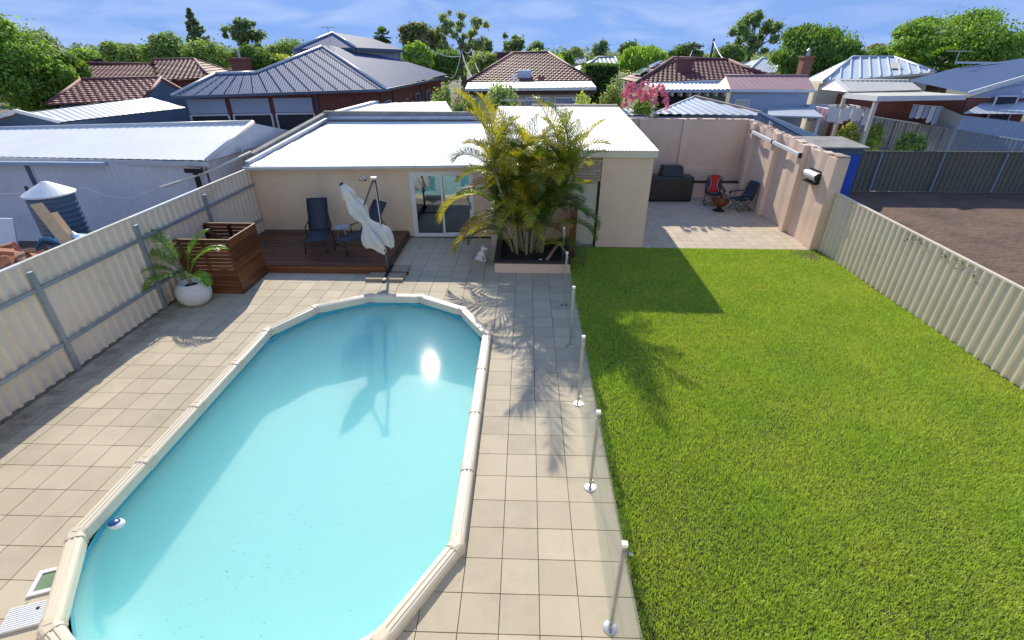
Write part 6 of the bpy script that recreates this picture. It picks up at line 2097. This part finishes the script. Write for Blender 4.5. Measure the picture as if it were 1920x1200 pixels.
T('gum_tree', 'tall airy pale gum tree above the stayed power pole', 'tree', 812, 922, 16, 118, 68, L_gum, 46, .62, airy=True, lobe_r=(.07, .17), m2=L_olive, droop=.4, shell=.2)
T('leafy_tree', 'light green feathery tree behind the hall clerestory', 'tree', 748, 815, 75, 140, 44, L_lite, 11, 1.2, m2=L_olive)
T('leafy_tree', 'broad green tree behind the stayed power pole', 'tree', 795, 878, 84, 160, 46, L_mid, 14, 1.3, m2=L_dark)
T('leafy_tree', 'olive tree between power pole and maroon roof', 'tree', 868, 960, 92, 150, 50, L_olive, 10, 1.1, m2=L_mid)
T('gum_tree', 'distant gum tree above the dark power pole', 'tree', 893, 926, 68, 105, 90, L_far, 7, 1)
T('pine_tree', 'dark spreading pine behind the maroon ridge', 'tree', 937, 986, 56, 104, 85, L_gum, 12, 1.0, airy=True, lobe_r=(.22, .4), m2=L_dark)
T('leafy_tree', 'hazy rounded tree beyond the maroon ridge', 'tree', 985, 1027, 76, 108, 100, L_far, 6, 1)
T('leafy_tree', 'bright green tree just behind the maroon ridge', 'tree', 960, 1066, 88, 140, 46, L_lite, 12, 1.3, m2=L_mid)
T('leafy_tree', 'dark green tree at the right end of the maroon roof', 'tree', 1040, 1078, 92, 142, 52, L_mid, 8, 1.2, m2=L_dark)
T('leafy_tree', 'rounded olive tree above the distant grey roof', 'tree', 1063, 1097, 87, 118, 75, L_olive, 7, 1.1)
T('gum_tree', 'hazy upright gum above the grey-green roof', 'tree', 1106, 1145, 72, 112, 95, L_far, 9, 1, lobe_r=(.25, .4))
T('leafy_tree', 'dark tree top behind the bright weeping tree', 'tree', 1160, 1203, 71, 115, 60, L_dark, 8, 1.2, m2=L_mid)
T('weeping_tree', 'bright green weeping tree above the solar panels', 'tree', 1156, 1260, 80, 145, 44, L_lite, 14, 1.5, m2=L_mid, droop=.5)
T('leafy_tree', 'dark green tree behind the crossarm power pole', 'tree', 1254, 1322, 76, 125, 55, L_dark, 10, 1.2, m2=L_mid)
T('leafy_tree', 'dark green tree behind the stay-wired pole', 'tree', 1330, 1405, 78, 130, 54, L_dark, 11, 1.2, m2=L_mid)
T('gum_tree', 'large spreading gum tree against the sky', 'tree', 1364, 1466, 22, 112, 62, L_gum, 34, 1.1, airy=True, lobe_r=(.12, .24), m2=L_mid)
T('willow_tree', 'tall billowing green tree behind the brick chimney', 'tree', 1440, 1622, 40, 160, 43, L_mid, 24, 1.4, m2=L_dark, lobe_r=(.18, .32), droop=.4)
T('leafy_tree', 'small dark tree between billowing tree and huge tree', 'tree', 1612, 1690, 82, 130, 52, L_mid, 8, 1.2)
T('bronze_tree', 'small bronze tree top above the pale steel roof', 'tree', 1622, 1668, 80, 100, 70, L_brown, 6, 1)
T('leafy_tree', 'huge spreading yellow-green tree behind the antenna', 'tree', 1672, 1925, 13, 150, 42, L_mid, 34, 1.5, m2=L_lite, lobe_r=(.15, .30))
T('leafy_tree', 'leafy tree at the edge beyond the huge spreading tree', 'tree', 1880, 2010, 40, 150, 46, L_mid, 12, 1.2, m2=L_dark)

T('leafy_tree', 'broad green tree standing left of the big dense tree', 'tree', -260, -90, 40, 200, 30, L_mid, 14, 1.0, size=.22, m2=L_dark)
T('leafy_tree', 'tall green tree beyond the slate blue shed', 'tree', -420, -240, 30, 190, 36, L_mid, 14, 1.0, size=.24, m2=L_lite)

# clipped hedge
hd = thing('clipped_hedge', 'dark box-clipped hedge in front of the grey-green roof', 'hedge', P(1126, 152, y=40))
hA, hB = P(1098, 123, y=40), P(1157, 152, y=40)
rh_ = np.random.default_rng(3)
n = 5000
f_ = rh_.integers(0, 3, n)
cxyz = np.stack([rh_.uniform(hA.x, hB.x, n), rh_.uniform(40, 43, n), rh_.uniform(.1, hA.z, n)], -1)
cxyz[f_ == 0, 1] = 40; cxyz[f_ == 1, 2] = hA.z; cxyz[f_ == 2, 0] = np.where(rh_.random((f_ == 2).sum()) < .5, hA.x, hB.x)
cxyz += rh_.normal(0, .05, (n, 3))
org = np.array(P(1126, 152, y=40))
an = rh_.normal(size=(n, 3)); an /= np.linalg.norm(an, axis=1)[:, None]
bn = np.cross(an, rh_.normal(size=(n, 3))); bn /= np.linalg.norm(bn, axis=1)[:, None]
s_ = rh_.uniform(.12, .26, n)[:, None]
V = np.stack([cxyz-an*s_*.5, cxyz+bn*s_*.35, cxyz+an*s_*.5, cxyz-bn*s_*.35], 1).reshape(-1, 3)-org
o = bpy.data.objects.new('foliage', np_mesh('foliage', V, np.arange(n*4).reshape(-1, 4), L_dark)); col.objects.link(o); o.parent = hd
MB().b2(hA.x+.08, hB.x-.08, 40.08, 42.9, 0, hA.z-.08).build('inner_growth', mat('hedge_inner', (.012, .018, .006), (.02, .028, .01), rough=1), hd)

# near shrubs
T('round_shrub', 'round silvery-green clipped shrub behind the shed roof', 'shrub', 903, 982, 145, 215, 24, L_grey, 14, 2.0, size=.13, m2=L_dark, trunk=False, shell=.75, droop=.3, ground=True)
T('leafy_shrub', 'dark glossy green shrub beside the flat pale roof', 'shrub', 834, 916, 164, 225, 22.5, L_mid, 14, 1.8, size=.15, m2=L_dark, trunk=False, ground=True)
T('leafy_shrub', 'olive shrub next to the hall wall', 'shrub', 800, 852, 148, 190, 27, L_olive, 10, 1.8, size=.14, trunk=False, m2=L_mid, ground=True)
T('lilac_shrub', 'shrub with pale lilac blossom beside the olive shrub', 'shrub', 838, 880, 145, 180, 28, L_lilac, 8, 1.4, size=.13, trunk=False, m2=L_mid, ground=True)
T('clipped_shrub', 'low clipped pale green shrub below the hall windows', 'shrub', 790, 834, 169, 200, 25.5, L_grey, 8, 1.8, size=.12, trunk=False, m2=L_mid, ground=True, shell=.75)
T('yellow_shrub', 'bright yellow-green shrub in front of the shuttered windows', 'shrub', 1064, 1130, 163, 215, 21.5, L_yel, 14, 1.4, size=.12, trunk=False, m2=L_lite, ground=True)
T('leafy_shrub', 'grey-green shrub beside the pink crepe myrtle', 'shrub', 1112, 1186, 152, 220, 22, L_olive, 14, 1.8, size=.13, trunk=False, m2=L_mid, ground=True)
T('flowering_shrub', 'shrub with cream blossom beside the dark clipped hedge', 'shrub', 1138, 1196, 127, 165, 38, L_mid, 9, 1.5, trunk=False, m2=L_bloomw, ground=True, size=.15)
# crepe myrtle: green below, clusters of pink blossom above
cm = T('crepe_myrtle', 'crepe myrtle covered in bright pink blossom behind the patio wall', 'shrub', 1168, 1250, 162, 225, 21.2, L_mid, 12, 1.8, size=.12, m2=L_dark, ground=True)
rp_ = random.Random(11)
ca, cb_ = P(1160, 175, y=21), P(1256, 175, y=21)
for k in range(85):
    u = 1166+rp_.random()*86
    v = 156+9*abs((u-1207)/45)**2+rp_.random()**1.5*36
    c_ = P(u, v, y=20.7+rp_.uniform(-.25, .6))
    q = rp_.uniform(.05, .115)
    V, Fc = leaf_cloud([(c_.x, c_.y, c_.z, q, q, q*1.3)], 60, .065, 500+k, shell=.1)
    o = bpy.data.objects.new('blossom', np_mesh('blossom', V-np.array(cm.location), Fc, L_pink)); col.objects.link(o); o.parent = cm
T('yard_shrub', 'yellowish rounded shrub below the rotary clothesline', 'shrub', 1572, 1616, 228, 258, 24.5, L_yel, 8, 2, size=.14, trunk=False, ground=True, m2=L_olive)
T('yard_shrub', 'loose green shrub against the blue-grey fence', 'shrub', 1622, 1664, 226, 262, 25.0, L_lite, 8, 1.6, size=.14, trunk=False, ground=True, m2=L_grey)
T('yard_shrub', 'wide leafy shrub with bright base along the blue-grey fence', 'shrub', 1680, 1742, 238, 285, 22.4, L_olive, 9, 2, size=.14, trunk=False, ground=True, m2=L_lite)

# Norfolk pine
def norfolk():
    yy = 85
    p = P(373, 75, y=yy); zt = P(373, 19, y=yy).z
    t = thing('norfolk_pine', 'tall conical Norfolk pine with tiered branches on the skyline', 'tree', (p.x, yy, 0))
    MB().tube([(p.x, yy, 0), (p.x-.3, yy, zt-.2)], [.35, .05], 8).build('trunk', bark_m, t)
    r = np.random.default_rng(5)
    Wb = (P(398, 70, y=yy).x-P(350, 70, y=yy).x)/2
    Vs = []
    z0_ = p.z-2
    tiers = 13
    for k in range(tiers):
        f = k/(tiers-1)
        z = z0_+(zt-z0_)*f
        rr_ = Wb*(1-f)**.8+.15
        for j in range(7):
            az_ = r.uniform(0, 6.28)
            L_ = rr_*r.uniform(.75, 1.1)
            for s in np.linspace(.15, 1, 12):
                c_ = np.array([p.x-.3*f+L_*s*np.cos(az_), yy+L_*s*np.sin(az_), z+.25*L_*s*s+r.normal(0, .08)])
                for _ in range(3):
                    a = r.normal(size=3); a /= np.linalg.norm(a); b = np.cross(a, r.normal(size=3)); b /= np.linalg.norm(b)
                    q = .30
                    Vs.append([c_-a*q, c_+b*q*.5, c_+a*q, c_-b*q*.5])
    V = np.array(Vs).reshape(-1, 3)-np.array([p.x, yy, 0])
    o = bpy.data.objects.new('crown', np_mesh('crown', V, np.arange(len(V)).reshape(-1, 4), L_gum)); col.objects.link(o); o.parent = t
norfolk()
# fan palm on the skyline
def fan_palm(label, u, vb, vt, yy, spread, m):
    p = P(u, vt, y=yy)
    t = thing('fan_palm', label, 'palm', (p.x, yy, 0))
    MB().tube([(p.x, yy, 0), (p.x, yy, p.z-1.5)], [.35, .25], 8).build('trunk', bark_m, t)
    r = random.Random(u)
    hub_ = Vector((p.x, yy, p.z-1.6))
    for k in range(34):
        az_ = r.uniform(0, 6.28); el_ = r.uniform(-.9, 1.35)
        d = Vector((math.cos(az_)*math.cos(el_), math.sin(az_)*math.cos(el_), math.sin(el_)))
        L_ = spread*r.uniform(.8, 1.1)
        q = MB()
        e = d.cross(Vector((0, 0, 1))).normalized(); f = d.cross(e)
        c_ = hub_+d*L_*.5
        for j in range(9):
            a = R(-70+140*j/8)
            dd = (d*math.cos(a)+e*math.sin(a)).normalized()
            tip = c_+dd*L_*.55+Vector((0, 0, -.12*L_))
            sd_ = dd.cross(f).normalized()*.07*L_
            q.add([c_, c_+dd*L_*.3+sd_, tip, c_+dd*L_*.3-sd_], [(0, 1, 2, 3)])
        q.tube([hub_, c_], .03, 4)
        q.build('frond', m, t)
    sk_ = MB().lathe([(.25, -3.2), (.55, -2.6), (.75, -1.2), (.35, -.2)], 10, hub_).build('dead_skirt', frond_dry, t)
fan_palm('tall fan palm with a shaggy skirt behind the hall roof', 713, 78, 37, 62, 1.15, frond_green)
fan_palm('feathery palm in front of the huge spreading tree', 1772, 130, 78, 38, 1.7, frond_green)

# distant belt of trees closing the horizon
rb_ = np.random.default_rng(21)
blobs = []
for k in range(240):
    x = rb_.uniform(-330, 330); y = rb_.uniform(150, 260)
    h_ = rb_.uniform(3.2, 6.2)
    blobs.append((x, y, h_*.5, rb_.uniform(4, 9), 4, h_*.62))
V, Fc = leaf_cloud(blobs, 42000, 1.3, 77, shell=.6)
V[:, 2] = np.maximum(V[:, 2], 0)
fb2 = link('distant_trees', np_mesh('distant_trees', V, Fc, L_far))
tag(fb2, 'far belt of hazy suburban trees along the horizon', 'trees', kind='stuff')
